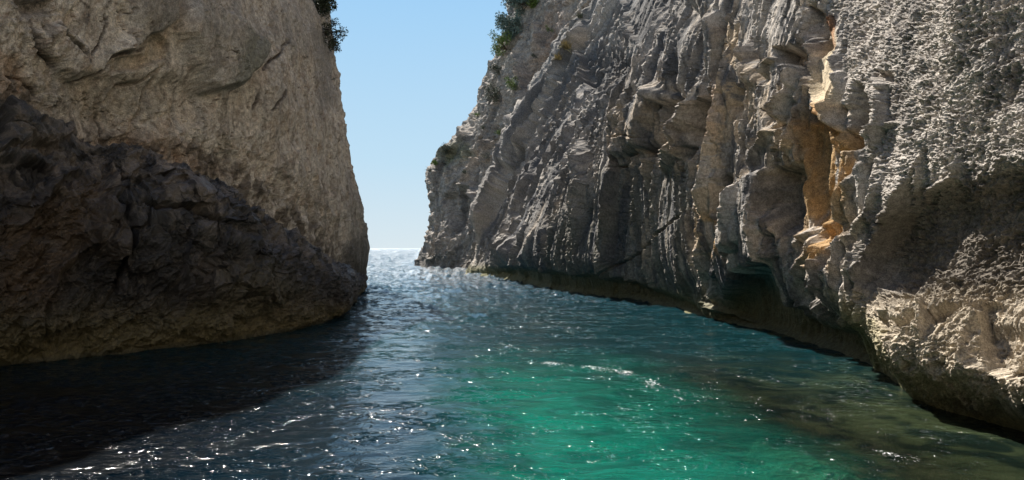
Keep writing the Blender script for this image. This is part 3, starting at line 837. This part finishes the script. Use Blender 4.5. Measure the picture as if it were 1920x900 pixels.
for pts, w, a in [
    ([(0, 290), (40, 292), (80, 305), (108, 325)], 7, .2),
    ([(10, 440), (60, 390), (110, 340), (180, 320)], 14, .22),
    ([(100, 240), (130, 265), (150, 285)], 9, .18),
    ([(90, 560), (110, 510), (150, 470), (180, 440)], 9, .2),
    ([(20, 480), (60, 430), (130, 370)], 9, .14),
    ([(215, 300), (205, 340), (215, 360)], 8, .16),
    ([(190, 330), (260, 340), (330, 350)], 8, -.16),
    ([(240, 380), (270, 400), (330, 395), (400, 415), (450, 450)], 8, -.24),
    ([(170, 370), (230, 400), (240, 440), (225, 520), (190, 600)], 8, -.18),
    ([(430, 330), (490, 380), (560, 450), (620, 520)], 10, .12),
    ([(420, 360), (480, 400), (520, 450), (560, 520)], 9, -.14),
    ([(495, 490), (500, 540), (530, 590)], 7, -.12),
    ([(0, 560), (60, 510), (110, 450)], 10, -.16),
    ([(80, 640), (90, 580), (110, 540)], 7, -.12),
    ([(310, 500), (350, 540), (340, 600)], 7, .1),
]:
    sk.line(pts, w, a)
D = sk.D
wu = U + .2 * fbm(U, W, 3, seed=310)
ww = W + .2 * fbm(U, W, 3, seed=311)
kk = S * np.clip(k, .5, 1)
D += kk * ((ridged(wu / .55 - ww * .5, ww / .6, 5, .6, seed=312) - .45) * .2)
e, _ = cell_pits(wu, ww, 3.2, 35, aniso=.9); D += kk * (np.minimum(e, .6) - .3) * .085
e, _ = cell_pits(wu, ww, 9.5, 37); D += kk * (np.minimum(e, .6) - .3) * .035
D += kk * fbm(U / .1, W / .1, 3, .6, seed=319) * .03
D += kk * (facets(wu / .5, ww / .5, 77) * .06 + facets(wu / .13, ww / .13, 78) * .015)
D *= nz_ * .75 + .25
P = P + grid_normals(P, False) * D[..., None]
m1 = fbm(U / 1.1, W / 1.2, 4, seed=330); m2 = fbm(wu / .35, ww / .5, 4, .6, seed=333); m3 = fbm(U / .16, W / .16, 3, .6, seed=336)
col = np.ones(P.shape, np.float32) * np.array((.027, .025, .023), np.float32)
col = mixc(col, sstep(0, .4, m1) * .6, (.085, .066, .048))
col = mixc(col, sstep(.0, .35, m2) * .5, (.11, .095, .08))
col = mixc(col, sstep(.1, .35, -m2) * .5, (.025, .023, .022))
col = mixc(col, sstep(.1, .5, m3) * .4, (.09, .08, .07))
col = mixc(col, sk.mask([(0, 420), (130, 350), (200, 330), (180, 420), (100, 560), (0, 600)], 30) * .6, (.13, .085, .045))
col = mixc(col, sk.mask([(0, 180), (100, 215), (150, 300), (0, 300)], 16) * .5, (.10, .095, .085))
col = mixc(col, (sk.lmask([(60, 205), (120, 240)], 14) + sk.lmask([(0, 290), (60, 300), (105, 325)], 14) + sk.lmask([(205, 310), (215, 350)], 14) + sk.lmask([(250, 310), (330, 315)], 16)) * sstep(-.2, .2, m2) * .8, (.32, .27, .23))
col = mixc(col, sk.mask([(400, 520), (500, 500), (600, 560), (640, 600), (520, 630), (400, 640)], 30) * .55, (.14, .12, .075))
crest = np.broadcast_to(sstep(.56, .70, v), U.shape)
col = mixc(col, crest * sstep(-.1, .15, m2 + .4 * m1) * .6, (.20, .165, .13))
col = mixc(col, sstep(.16, .3, fbm(wu / .5, ww / .28, 4, .6, seed=341)) * .5, (.12, .105, .09))
foot = sstep(.30, .04, P[..., 2] / np.maximum(Tc, 1.6) + m1 * .08)
col = mixc(col, foot * .85, (.15, .125, .055))
col = mixc(col, sstep(.1, .02, P[..., 2] / 1.5) * .7, (.05, .05, .03))
mat_m = rock_material('dark_rock', 1.0, rough=.42, wet=True)
dark_obj = grid_mesh('dark_rock_mass', P, np.clip(col, .015, .8), mat_m, False, smooth=False)
tag(dark_obj, 'rounded near-black lichened rock mass at the foot of the left wall', 'rock mass', kind='structure')
MP = P

# ================================================================== SEABED
xs = np.linspace(-60, 60, 300); ys = np.concatenate([np.linspace(-30, 60, 260), np.linspace(62, 400, 60)])
gx, gy = np.meshgrid(xs, ys, indexing='ij')
depth = 4.0 + np.clip(gy - 12, 0, 200) * .10 + 1.1 * fbm(gx / 6, gy / 6, 3, seed=401)
ch = gx - (-.4 - np.clip(gy - 8, 0, 60) * .12)
depth += 3.5 * sstep(-.5, -6, ch)
depth -= 2.6 * sstep(2.0, 5.5, ch + .8 * fbm(gx / 2, gy / 2, 2, seed=403)) * sstep(60, 25, gy)
shoal = np.exp(-(((gx - 2.6) / 1.1) ** 2 + ((gy - 7.4) / 1.1) ** 2))
depth -= shoal * 1.6
rk = ridged(gx / 1.4, gy / 1.4, 4, seed=405)
depth -= (rk - .4) * .7 * sstep(1.5, 4, ch)
gz = -np.clip(depth, .6, 60)
SP = np.stack([gx, gy, gz], -1).astype(np.float32)
scol = np.ones(SP.shape, np.float32) * np.array((.42, .44, .34), np.float32)
scol = mixc(scol, sstep(2.2, 4.2, ch + .9 * fbm(gx / 1.2, gy / 1.2, 3, seed=409)) * .85, (.20, .19, .10))
scol = mixc(scol, sstep(0, .3, fbm(gx / 1.5, gy / 1.5, 4, seed=411)) * .45 * (1 - shoal), (.12, .15, .08))
seabed = grid_mesh('seabed', SP, scol, rock_material('seabed_sand_and_rock', 2.0), False)
tag(seabed, kind='structure')
# deep floor out to the horizon
me = bpy.data.meshes.new('deep_floor')
me.from_pydata([(-9000, -300, -45), (9000, -300, -45), (9000, 12000, -45), (-9000, 12000, -45)], [], [(0, 1, 2, 3)])
dm = bpy.data.materials.new('deep_floor'); dm.use_nodes = True
dp = dm.node_tree.nodes['Principled BSDF']; dp.inputs['Base Color'].default_value = (.02, .05, .06, 1); dp.inputs['Roughness'].default_value = 1
nn = N(dm.node_tree, 'ShaderNodeTexNoise'); nn.inputs['Scale'].default_value = .05
rr = N(dm.node_tree, 'ShaderNodeValToRGB'); rr.color_ramp.elements[0].color = (.012, .035, .045, 1); rr.color_ramp.elements[1].color = (.03, .07, .08, 1)
dm.node_tree.links.new(nn.outputs[0], rr.inputs[0]); dm.node_tree.links.new(rr.outputs[0], dp.inputs['Base Color'])
tag(link_mesh('sea_floor', me, dm), kind='structure')

# ================================================================== WATER
nr, nc = 760, 820
t = np.linspace(0, 1, nr)
Yr = np.where(t < .06, -25 + t / .06 * 28, 3 + 0 * t)
tt = np.clip((t - .06) / .94, 0, 1)
# rows follow perspective out to the horizon
inv = 1 / 3.0 + (1 / 5000.0 - 1 / 3.0) * tt ** .62
Yr = np.where(t < .06, Yr, 1 / inv)
half = np.maximum(Yr, 0) * .95 + 15
c = np.linspace(-1, 1, nc)
gx = half[:, None] * c[None, :]; gy = np.broadcast_to(Yr[:, None], gx.shape)
PXw = 960 + F * gx / np.maximum(gy, 3); PYw = HORIZ + F * CAM_H / np.maximum(gy, 3)
gx = gx.astype(np.float32); gy = gy.astype(np.float32)
def wv(lx, ly, ang, seed, octs=2):
    ca, sa = math.cos(ang), math.sin(ang)
    a = gx * ca + gy * sa; b = -gx * sa + gy * ca
    return fbm(a / lx, b / ly, octs, seed=seed)
near = sstep(70, 25, gy)
gust = .6 + .6 * sstep(-.3, .4, fbm(gx / 5, gy / 8, 2, seed=505))
h = .05 * wv(5, 2.2, .25, 501) + near * gust * (.020 * wv(1.5, .62, .3, 502) + .009 * wv(.6, .25, .1, 503) + .009 * wv(.5, .35, -.6, 504) + .020 * wv(.9, .9, .8, 509) * sstep(6, 13, gy + np.abs(gx + 1.2) * 2) + .010 * wv(.32, .4, .9, 510))
h += sstep(300, 60, gy) * .05 * wv(3.0, 1.1, .1, 507) * sstep(14, 35, gy)
far_chop = ridged((gx / np.maximum(gy, 8)) / .014, np.log(np.maximum(gy, 8)) / .032, 3, .6, seed=540) - .4
far_chop += .8 * fbm((gx / np.maximum(gy, 8)) / .03, np.log(np.maximum(gy, 8)) / .05, 2, seed=544)
h += far_chop * (.0042 + .003 * sstep(25, 60, gy)) * np.clip(gy, 0, 160) * sstep(13, 30, gy) * (.55 + .45 * sstep(-.2, .3, fbm(gx / gy.clip(8) / .1, np.log(gy.clip(8)) / .2, 2, seed=548)))
# wash along the boat's track
vis = gy > 5
def streak(pts, w):
    d, _, tq = seg_dist(PXw + 8 * fbm(gx, gy, 2, seed=520), PYw, pts)
    return np.exp(-(d / w) ** 2) * np.sin(np.pi * np.clip(tq, .02, .98)) ** .4 * vis * (.75 + .5 * fbm(gx / .5, gy / .8, 2, seed=522))
wash = streak([(900, 668), (1010, 680), (1100, 688), (1180, 702), (1250, 728), (1330, 748), (1430, 778)], 6) \
    + .6 * streak([(1130, 668), (1220, 682), (1320, 706)], 7) + .6 * streak([(1500, 735), (1600, 755), (1680, 775), (1800, 800)], 7) \
    + streak([(1595, 840), (1680, 858), (1770, 876)], 13) + .8 * streak([(1180, 712), (1260, 745), (1340, 768)], 5) + .7 * streak([(880, 655), (960, 650), (1060, 668)], 5) + .5 * streak([(1280, 785), (1400, 800), (1560, 815)], 6)
chop = ridged(gx / .34, gy / .26, 3, seed=530)
h += np.clip(wash, 0, 1) * ((chop - .4) * .075 + .012)
WP = np.stack([gx, gy, h], -1).astype(np.float32)
me_col = np.zeros(WP.shape, np.float32)
me_col[..., 0] = np.clip(wash, 0, 1)
wm = bpy.data.materials.new('sea_water'); wm.use_nodes = True
nt = wm.node_tree; nt.nodes.clear(); L = nt.links.new
out = N(nt, 'ShaderNodeOutputMaterial')
def M(op, a, b=None, cl=False):
    n = N(nt, 'ShaderNodeMath', operation=op); n.use_clamp = cl
    for i, q in enumerate((a, b)):
        if q is None: continue
        if isinstance(q, (int, float)): n.inputs[i].default_value = q
        else: L(q, n.inputs[i])
    return n.outputs[0]
def MR(x, a, b):
    n = N(nt, 'ShaderNodeMapRange'); n.interpolation_type = 'SMOOTHSTEP'; L(x, n.inputs[0]); n.inputs[1].default_value = a; n.inputs[2].default_value = b
    return n.outputs[0]
tc = N(nt, 'ShaderNodeTexCoord')
mp = N(nt, 'ShaderNodeMapping'); mp.inputs['Rotation'].default_value = (0, 0, R(14)); mp.inputs['Scale'].default_value = (1.0, 1.7, 1)
L(tc.outputs['Object'], mp.inputs[0])
na = N(nt, 'ShaderNodeTexNoise'); na.inputs['Scale'].default_value = 2.6; na.inputs['Detail'].default_value = 5; na.inputs['Roughness'].default_value = .55; na.inputs['Distortion'].default_value = .5
nb = N(nt, 'ShaderNodeTexNoise'); nb.inputs['Scale'].default_value = 9.0; nb.inputs['Detail'].default_value = 3
L(mp.outputs[0], na.inputs[0]); L(mp.outputs[0], nb.inputs[0])
b1 = N(nt, 'ShaderNodeBump'); b1.inputs['Strength'].default_value = 1.0; b1.inputs['Distance'].default_value = .034
b2 = N(nt, 'ShaderNodeBump'); b2.inputs['Strength'].default_value = 1.0; b2.inputs['Distance'].default_value = .003
sp = N(nt, 'ShaderNodeSeparateXYZ'); L(tc.outputs['Object'], sp.inputs[0])
cn = N(nt, 'ShaderNodeTexNoise'); cn.inputs['Scale'].default_value = .32; cn.inputs['Detail'].default_value = 4; L(tc.outputs['Object'], cn.inputs[0])
chx = M('ADD', M('ADD', sp.outputs[0], M('MULTIPLY', M('MAXIMUM', M('SUBTRACT', sp.outputs[1], 8), 0), .13)), M('MULTIPLY', M('SUBTRACT', cn.outputs[0], .5), 2.6))
nsp = N(nt, 'ShaderNodeTexNoise'); nsp.inputs['Scale'].default_value = 5.0; nsp.inputs['Detail'].default_value = 2; nsp.inputs['Roughness'].default_value = .6; nsp.inputs['Distortion'].default_value = .6
L(mp.outputs[0], nsp.inputs[0])
spk = N(nt, 'ShaderNodeMapRange'); spk.inputs[1].default_value = .48; spk.inputs[2].default_value = .70; L(nsp.outputs[0], spk.inputs[0])
b3 = N(nt, 'ShaderNodeBump'); b3.inputs['Strength'].default_value = 1.0; b3.inputs['Distance'].default_value = .13
cl = N(nt, 'ShaderNodeTexNoise'); cl.inputs['Scale'].default_value = .7; cl.inputs['Detail'].default_value = 2; L(mp.outputs[0], cl.inputs[0])
L(M('MULTIPLY', spk.outputs[0], MR(M('ADD', cl.outputs[0], M('MULTIPLY', MR(chx, -2.0, -4.0), .08)), .45, .62)), b3.inputs['Height']); L(b3.outputs[0], b1.inputs['Normal'])
L(na.outputs[0], b1.inputs['Height']); L(nb.outputs[0], b2.inputs['Height']); L(b1.outputs[0], b2.inputs['Normal'])
# upwelling colour of the water body: deeper blue to the left and out to sea, green over the shallows
def MC(f, a, b):
    n = N(nt, 'ShaderNodeMix', data_type='RGBA'); L(f, n.inputs[0])
    for i, q in ((6, a), (7, b)):
        if isinstance(q, tuple): n.inputs[i].default_value = (*q, 1)
        else: L(q, n.inputs[i])
    return n.outputs[2]
c0 = MC(MR(chx, -4.5, -1.5), (.0006, .0035, .007), (.001, .014, .024))
bn = N(nt, 'ShaderNodeTexNoise'); bn.inputs['Scale'].default_value = .9; bn.inputs['Detail'].default_value = 5; bn.inputs['Distortion'].default_value = 1.2; L(mp.outputs[0], bn.inputs[0])
c1 = MC(M('MULTIPLY', MR(bn.outputs[0], .46, .64), .6), (.003, .140, .098), (.002, .050, .042))
c1 = MC(MR(chx, -1.5, 1.0), c0, c1)
rn = N(nt, 'ShaderNodeTexNoise'); rn.inputs['Scale'].default_value = 1.3; rn.inputs['Detail'].default_value = 5; rn.inputs['Distortion'].default_value = 1.0; L(tc.outputs['Object'], rn.inputs[0])
rocky = MC(MR(rn.outputs[0], .4, .62), (.008, .016, .012), (.038, .052, .026))
c2 = MC(MR(chx, 2.8, 4.6), c1, rocky)
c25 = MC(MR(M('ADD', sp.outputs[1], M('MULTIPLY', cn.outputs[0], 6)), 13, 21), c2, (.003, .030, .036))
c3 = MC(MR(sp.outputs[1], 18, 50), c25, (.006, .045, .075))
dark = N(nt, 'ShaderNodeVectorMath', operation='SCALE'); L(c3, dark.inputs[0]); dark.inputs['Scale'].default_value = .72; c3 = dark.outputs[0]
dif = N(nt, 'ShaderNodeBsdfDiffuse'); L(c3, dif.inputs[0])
tr = N(nt, 'ShaderNodeBsdfTransparent'); tr.inputs[0].default_value = (.36, .84, .76, 1)
mx = N(nt, 'ShaderNodeMixShader'); L(M('MULTIPLY', M('MULTIPLY', M('MULTIPLY', MR(chx, .8, 3.2), MR(chx, 6.4, 4.4)), MR(sp.outputs[1], 17, 11)), .6), mx.inputs[0]); L(dif.outputs[0], mx.inputs[1]); L(tr.outputs[0], mx.inputs[2])
gl = N(nt, 'ShaderNodeBsdfGlossy'); L(M('ADD', M('MULTIPLY', MR(sp.outputs[1], 15, 70), .12), .10), gl.inputs['Roughness']); gl.inputs['Color'].default_value = (1, 1, 1, 1); L(b2.outputs[0], gl.inputs['Normal'])
fr = N(nt, 'ShaderNodeFresnel'); fr.inputs[0].default_value = 1.34; L(b2.outputs[0], fr.inputs['Normal'])
m2_ = N(nt, 'ShaderNodeMixShader'); L(fr.outputs[0], m2_.inputs[0]); L(mx.outputs[0], m2_.inputs[1]); L(gl.outputs[0], m2_.inputs[2])
fa = N(nt, 'ShaderNodeAttribute', attribute_name='rock_tint'); fs = N(nt, 'ShaderNodeSeparateColor'); L(fa.outputs['Color'], fs.inputs[0])
fn = N(nt, 'ShaderNodeTexNoise'); fn.inputs['Scale'].default_value = 19; fn.inputs['Detail'].default_value = 4; fn.inputs['Roughness'].default_value = .7; fn.inputs['Distortion'].default_value = .8; L(mp.outputs[0], fn.inputs[0])
foam = MR(M('ADD', M('MULTIPLY', fs.outputs[0], .36), fn.outputs[0]), .80, .91)
fd = N(nt, 'ShaderNodeBsdfDiffuse'); fd.inputs[0].default_value = (.8, .82, .82, 1)
m3_ = N(nt, 'ShaderNodeMixShader'); L(foam, m3_.inputs[0]); L(m2_.outputs[0], m3_.inputs[1]); L(fd.outputs[0], m3_.inputs[2])
L(m3_.outputs[0], out.inputs[0])
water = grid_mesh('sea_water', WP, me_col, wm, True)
tag(water, kind='structure')

# ================================================================== PLANTS
def leaf_material(name, c1, c2):
    m = bpy.data.materials.new(name); m.use_nodes = True
    nt = m.node_tree; p = nt.nodes['Principled BSDF']; L = nt.links.new
    g = N(nt, 'ShaderNodeTexCoord'); n = N(nt, 'ShaderNodeTexNoise'); n.inputs['Scale'].default_value = 6
    r = N(nt, 'ShaderNodeValToRGB'); r.color_ramp.elements[0].position = .35; r.color_ramp.elements[1].position = .65
    r.color_ramp.elements[0].color = (*c1, 1); r.color_ramp.elements[1].color = (*c2, 1)
    L(g.outputs['Object'], n.inputs[0]); L(n.outputs[0], r.inputs[0]); L(r.outputs[0], p.inputs['Base Color'])
    p.inputs['Roughness'].default_value = .7; p.inputs['Specular IOR Level'].default_value = .25
    return m
LM = {'dark': leaf_material('dark_leaves', (.03, .045, .03), (.06, .075, .04)),
      'grey': leaf_material('grey_green_leaves', (.06, .075, .055), (.11, .12, .08)),
      'blue': leaf_material('blue_green_needles', (.09, .14, .13), (.16, .22, .19)),
      'green': leaf_material('bright_green_leaves', (.09, .15, .03), (.17, .24, .06)),
      'dry': leaf_material('dry_grass', (.26, .21, .10), (.40, .33, .16)),
      'bark': leaf_material('bark', (.07, .05, .04), (.12, .09, .07))}


def mesh_from(name, V, Fc, mat, parent=None):
    me = bpy.data.meshes.new(name); me.from_pydata(V, [], Fc); me.update()
    return link_mesh(name, me, mat, parent)


def tube(V, Fc, pts, r0, r1, k=5):
    base = len(V); n = len(pts)
    for i, p in enumerate(pts):
        p = Vector(p); d = (Vector(pts[min(i + 1, n - 1)]) - Vector(pts[max(i - 1, 0)])).normalized()
        a = d.orthogonal().normalized(); b = d.cross(a); r = r0 + (r1 - r0) * i / (n - 1)
        for j in range(k):
            q = p + (a * math.cos(j * 2 * math.pi / k) + b * math.sin(j * 2 * math.pi / k)) * r
            V.append(tuple(q))
    for i in range(n - 1):
        for j in range(k):
            Fc.append((base + i * k + j, base + i * k + (j + 1) % k, base + (i + 1) * k + (j + 1) % k, base + (i + 1) * k + j))


def hit(surf, px, py, inset=0.0):
    X, Y = project(surf)
    d = (X - px) ** 2 + (Y - py) ** 2
    d = np.where((surf[..., 1] > 5), d, 1e9)
    near = d < max(25.0, float(d.min()) * 1.5 + 4)
    yy = np.where(near, surf[..., 1], 1e9)
    i = np.unravel_index(np.argmin(yy), yy.shape)
    return Vector(surf[i].tolist())


def shrub(name, pos, size, mat, label, cat, out=(0, 0, 1), n=900, leaf=.09, seed=0, group=None, clumps=9, flat=1.0, droop=0.0):
    rd = random.Random(seed)
    root = bpy.data.objects.new(name, None); sc.collection.objects.link(root); root.location = pos
    tag(root, label, cat, group)
    o = Vector(out).normalized()
    V, Fc, SV, SF = [], [], [], []
    for c in range(clumps):
        d = Vector((rd.gauss(0, 1), rd.gauss(0, 1), rd.gauss(0, 1))).normalized()
        tip = (o * rd.uniform(.35, 1.0) + d * rd.uniform(.25, .75)) * size
        tip.z *= flat
        tip.z -= droop * size * rd.random()
        mid = tip * .5 + Vector((rd.uniform(-.1, .1), rd.uniform(-.1, .1), rd.uniform(0, .15))) * size
        tube(SV, SF, [(0, 0, 0), tuple(mid), tuple(tip)], size * .035, size * .008, 4)
        cr = size * rd.uniform(.22, .42)
        for q in range(5):
            t2 = tip + Vector((rd.gauss(0, 1), rd.gauss(0, 1), rd.gauss(.2, 1))).normalized() * cr * 1.1
            tube(SV, SF, [tuple(mid * .4 + tip * .6), tuple((tip + t2) * .5), tuple(t2)], size * .012, size * .004, 3)
        for q in range(n // clumps):
            w = Vector((rd.gauss(0, 1), rd.gauss(0, 1), rd.gauss(0, .8))).normalized() * cr * rd.random() ** .4
            p = tip + w
            l = leaf * rd.uniform(.6, 1.4)
            a = (w.normalized() + Vector((rd.gauss(0, .7), rd.gauss(0, .7), rd.gauss(0.2, .7)))).normalized()
            b = a.orthogonal().normalized(); b.rotate(__import__('mathutils').Quaternion(a, rd.uniform(0, 6.28)))
            k0 = len(V)
            V += [tuple(p), tuple(p + a * l * .5 + b * l * .22), tuple(p + a * l), tuple(p + a * l * .5 - b * l * .22)]
            Fc.append((k0, k0 + 1, k0 + 2, k0 + 3))
    mesh_from('foliage', V, Fc, LM[mat], root)
    mesh_from('stem', SV, SF, LM['bark'], root)
    return root


def tuft(pos, size, mat, label, out=(0, 0, 1), n=60, seed=0, group=None):
    rd = random.Random(seed); V, Fc = [], []
    o = Vector(out).normalized()
    for i in range(n):
        d = (o + Vector((rd.gauss(0, .55), rd.gauss(0, .55), rd.gauss(0, .4)))).normalized()
        L_ = size * rd.uniform(.5, 1.1); b = d.orthogonal().normalized() * size * .03
        s0 = Vector((rd.gauss(0, .12), rd.gauss(0, .12), 0)) * size
        m_ = s0 + d * L_ * .55 + Vector((0, 0, .05)) * size; e_ = s0 + d * L_ - Vector((0, 0, .12)) * size
        k0 = len(V)
        V += [tuple(s0 - b), tuple(s0 + b), tuple(m_ + b * .7), tuple(m_ - b * .7), tuple(e_)]
        Fc += [(k0, k0 + 1, k0 + 2, k0 + 3), (k0 + 3, k0 + 2, k0 + 4)]
    o_ = mesh_from('grass_tuft', V, Fc, LM[mat]); o_.location = pos
    tag(o_, label, 'grass tuft', group)
    return o_

# left rim
shrub('shrub', hit(LP, 596, 6), .8, 'dark', 'dark shrub hanging over the top right edge of the left wall', 'shrub', out=(.6, -.3, .3), n=2200, leaf=.12, seed=1, clumps=16, droop=.5)
shrub('shrub', hit(LP, 612, 62), .75, 'dark', 'small dark shrub clinging just below the rim shrub of the left wall', 'shrub', out=(.6, -.3, .1), n=1300, leaf=.1, seed=2, clumps=12, droop=.5)
shrub('shrub', hit(LP, 620, 92), .5, 'dark', 'lowest leafy sprig under the shrubs on the left wall edge', 'shrub', out=(.9, -.3, .2), n=500, leaf=.09, seed=3, clumps=8)
tuft(hit(LP, 626, 150), .4, 'grey', 'tiny twig tuft sticking out of the left wall edge halfway down', out=(.9, -.2, .3), n=16, seed=4)
# far headland
G = 'shrubs on the far headland'
shrub('shrub', hit(AP, 985, 14), 2.4, 'blue', 'large blue-green bush at the very top of the headland skyline', 'shrub', out=(-.6, -.3, .6), n=6500, leaf=.26, seed=5, group=G, clumps=34)
shrub('shrub', hit(AP, 970, 58), 1.8, 'blue', 'blue-green bush just under the top bush on the headland skyline', 'shrub', out=(-.7, -.3, .5), n=4200, leaf=.24, seed=6, group=G, clumps=26)
shrub('shrub', hit(AP, 952, 90), 2.0, 'green', 'bright yellow-green bush below the blue-green ones on the headland', 'shrub', out=(-.7, -.4, .5), n=1600, leaf=.2, seed=7, group=G, clumps=12)
shrub('shrub', hit(AP, 1000, 8), 1.4, 'green', 'yellow-green bush right of the big top bush on the headland', 'shrub', out=(-.4, -.5, .5), n=1200, leaf=.2, seed=8, group=G, clumps=10)
shrub('shrub', hit(AP, 932, 135), .9, 'grey', 'small grey-green bush on the steep skyline edge of the headland', 'shrub', out=(-.6, -.4, .5), n=700, leaf=.16, seed=9, group=G)
shrub('shrub', hit(AP, 965, 165), 1.1, 'green', 'pale green bush on a ledge in the middle of the headland', 'shrub', out=(-.4, -.8, .5), n=800, leaf=.14, seed=10, group=G)
shrub('shrub', hit(AP, 928, 185), 1.6, 'grey', 'wide grey-brown bush on the headland face left of the pale green one', 'shrub', out=(-.4, -.8, .4), n=1500, leaf=.16, seed=11, group=G, clumps=14)
shrub('shrub', hit(AP, 845, 285), .9, 'grey', 'low olive bush on the jutting lower shoulder of the headland', 'shrub', out=(-.6, -.6, .5), n=1200, leaf=.15, seed=12, group=G, clumps=12, flat=.7)
shrub('shrub', hit(AP, 822, 305), .6, 'green', 'small green bush at the outer edge of the headland shoulder', 'shrub', out=(-.6, -.6, .5), n=700, leaf=.14, seed=13, group=G, flat=.7)
tuft(hit(AP, 812, 325), 1.1, 'grey', 'thin twigs poking out to sea from the lowest headland shoulder', out=(-.9, -.2, .3), n=14, seed=14)
G2 = 'dry grass on the buttress edge'
tuft(hit(RP, 1062, 95), 1.1, 'dry', 'yellow dry grass tuft highest on the leaning buttress edge', out=(-.5, -.5, .8), n=90, seed=15, group=G2)
tuft(hit(RP, 1048, 112), .9, 'dry', 'smaller dry grass tuft just under the highest one on the buttress', out=(-.5, -.5, .8), n=70, seed=16, group=G2)
tuft(hit(RP, 1090, 30), .8, 'grey', 'grey-green grass tuft near the top of the buttress edge', out=(-.5, -.5, .8), n=50, seed=17, group=G2)
for i, (px, py) in enumerate([(905, 240), (890, 215), (915, 300), (1010, 215), (940, 250), (985, 245), (870, 330), (1030, 60), (1000, 110)]):
    shrub('small_shrub', hit(AP, px, py), .45 + .25 * ((i * 7) % 5) / 5, ('grey', 'green', 'grey')[i % 3], 'tiny scrubby tuft rooted in a crack on the far headland face', 'shrub', out=(-.4, -.8, .5), n=260, leaf=.11, seed=30 + i, group='tiny tufts dotted over the headland face', clumps=6, flat=.7)
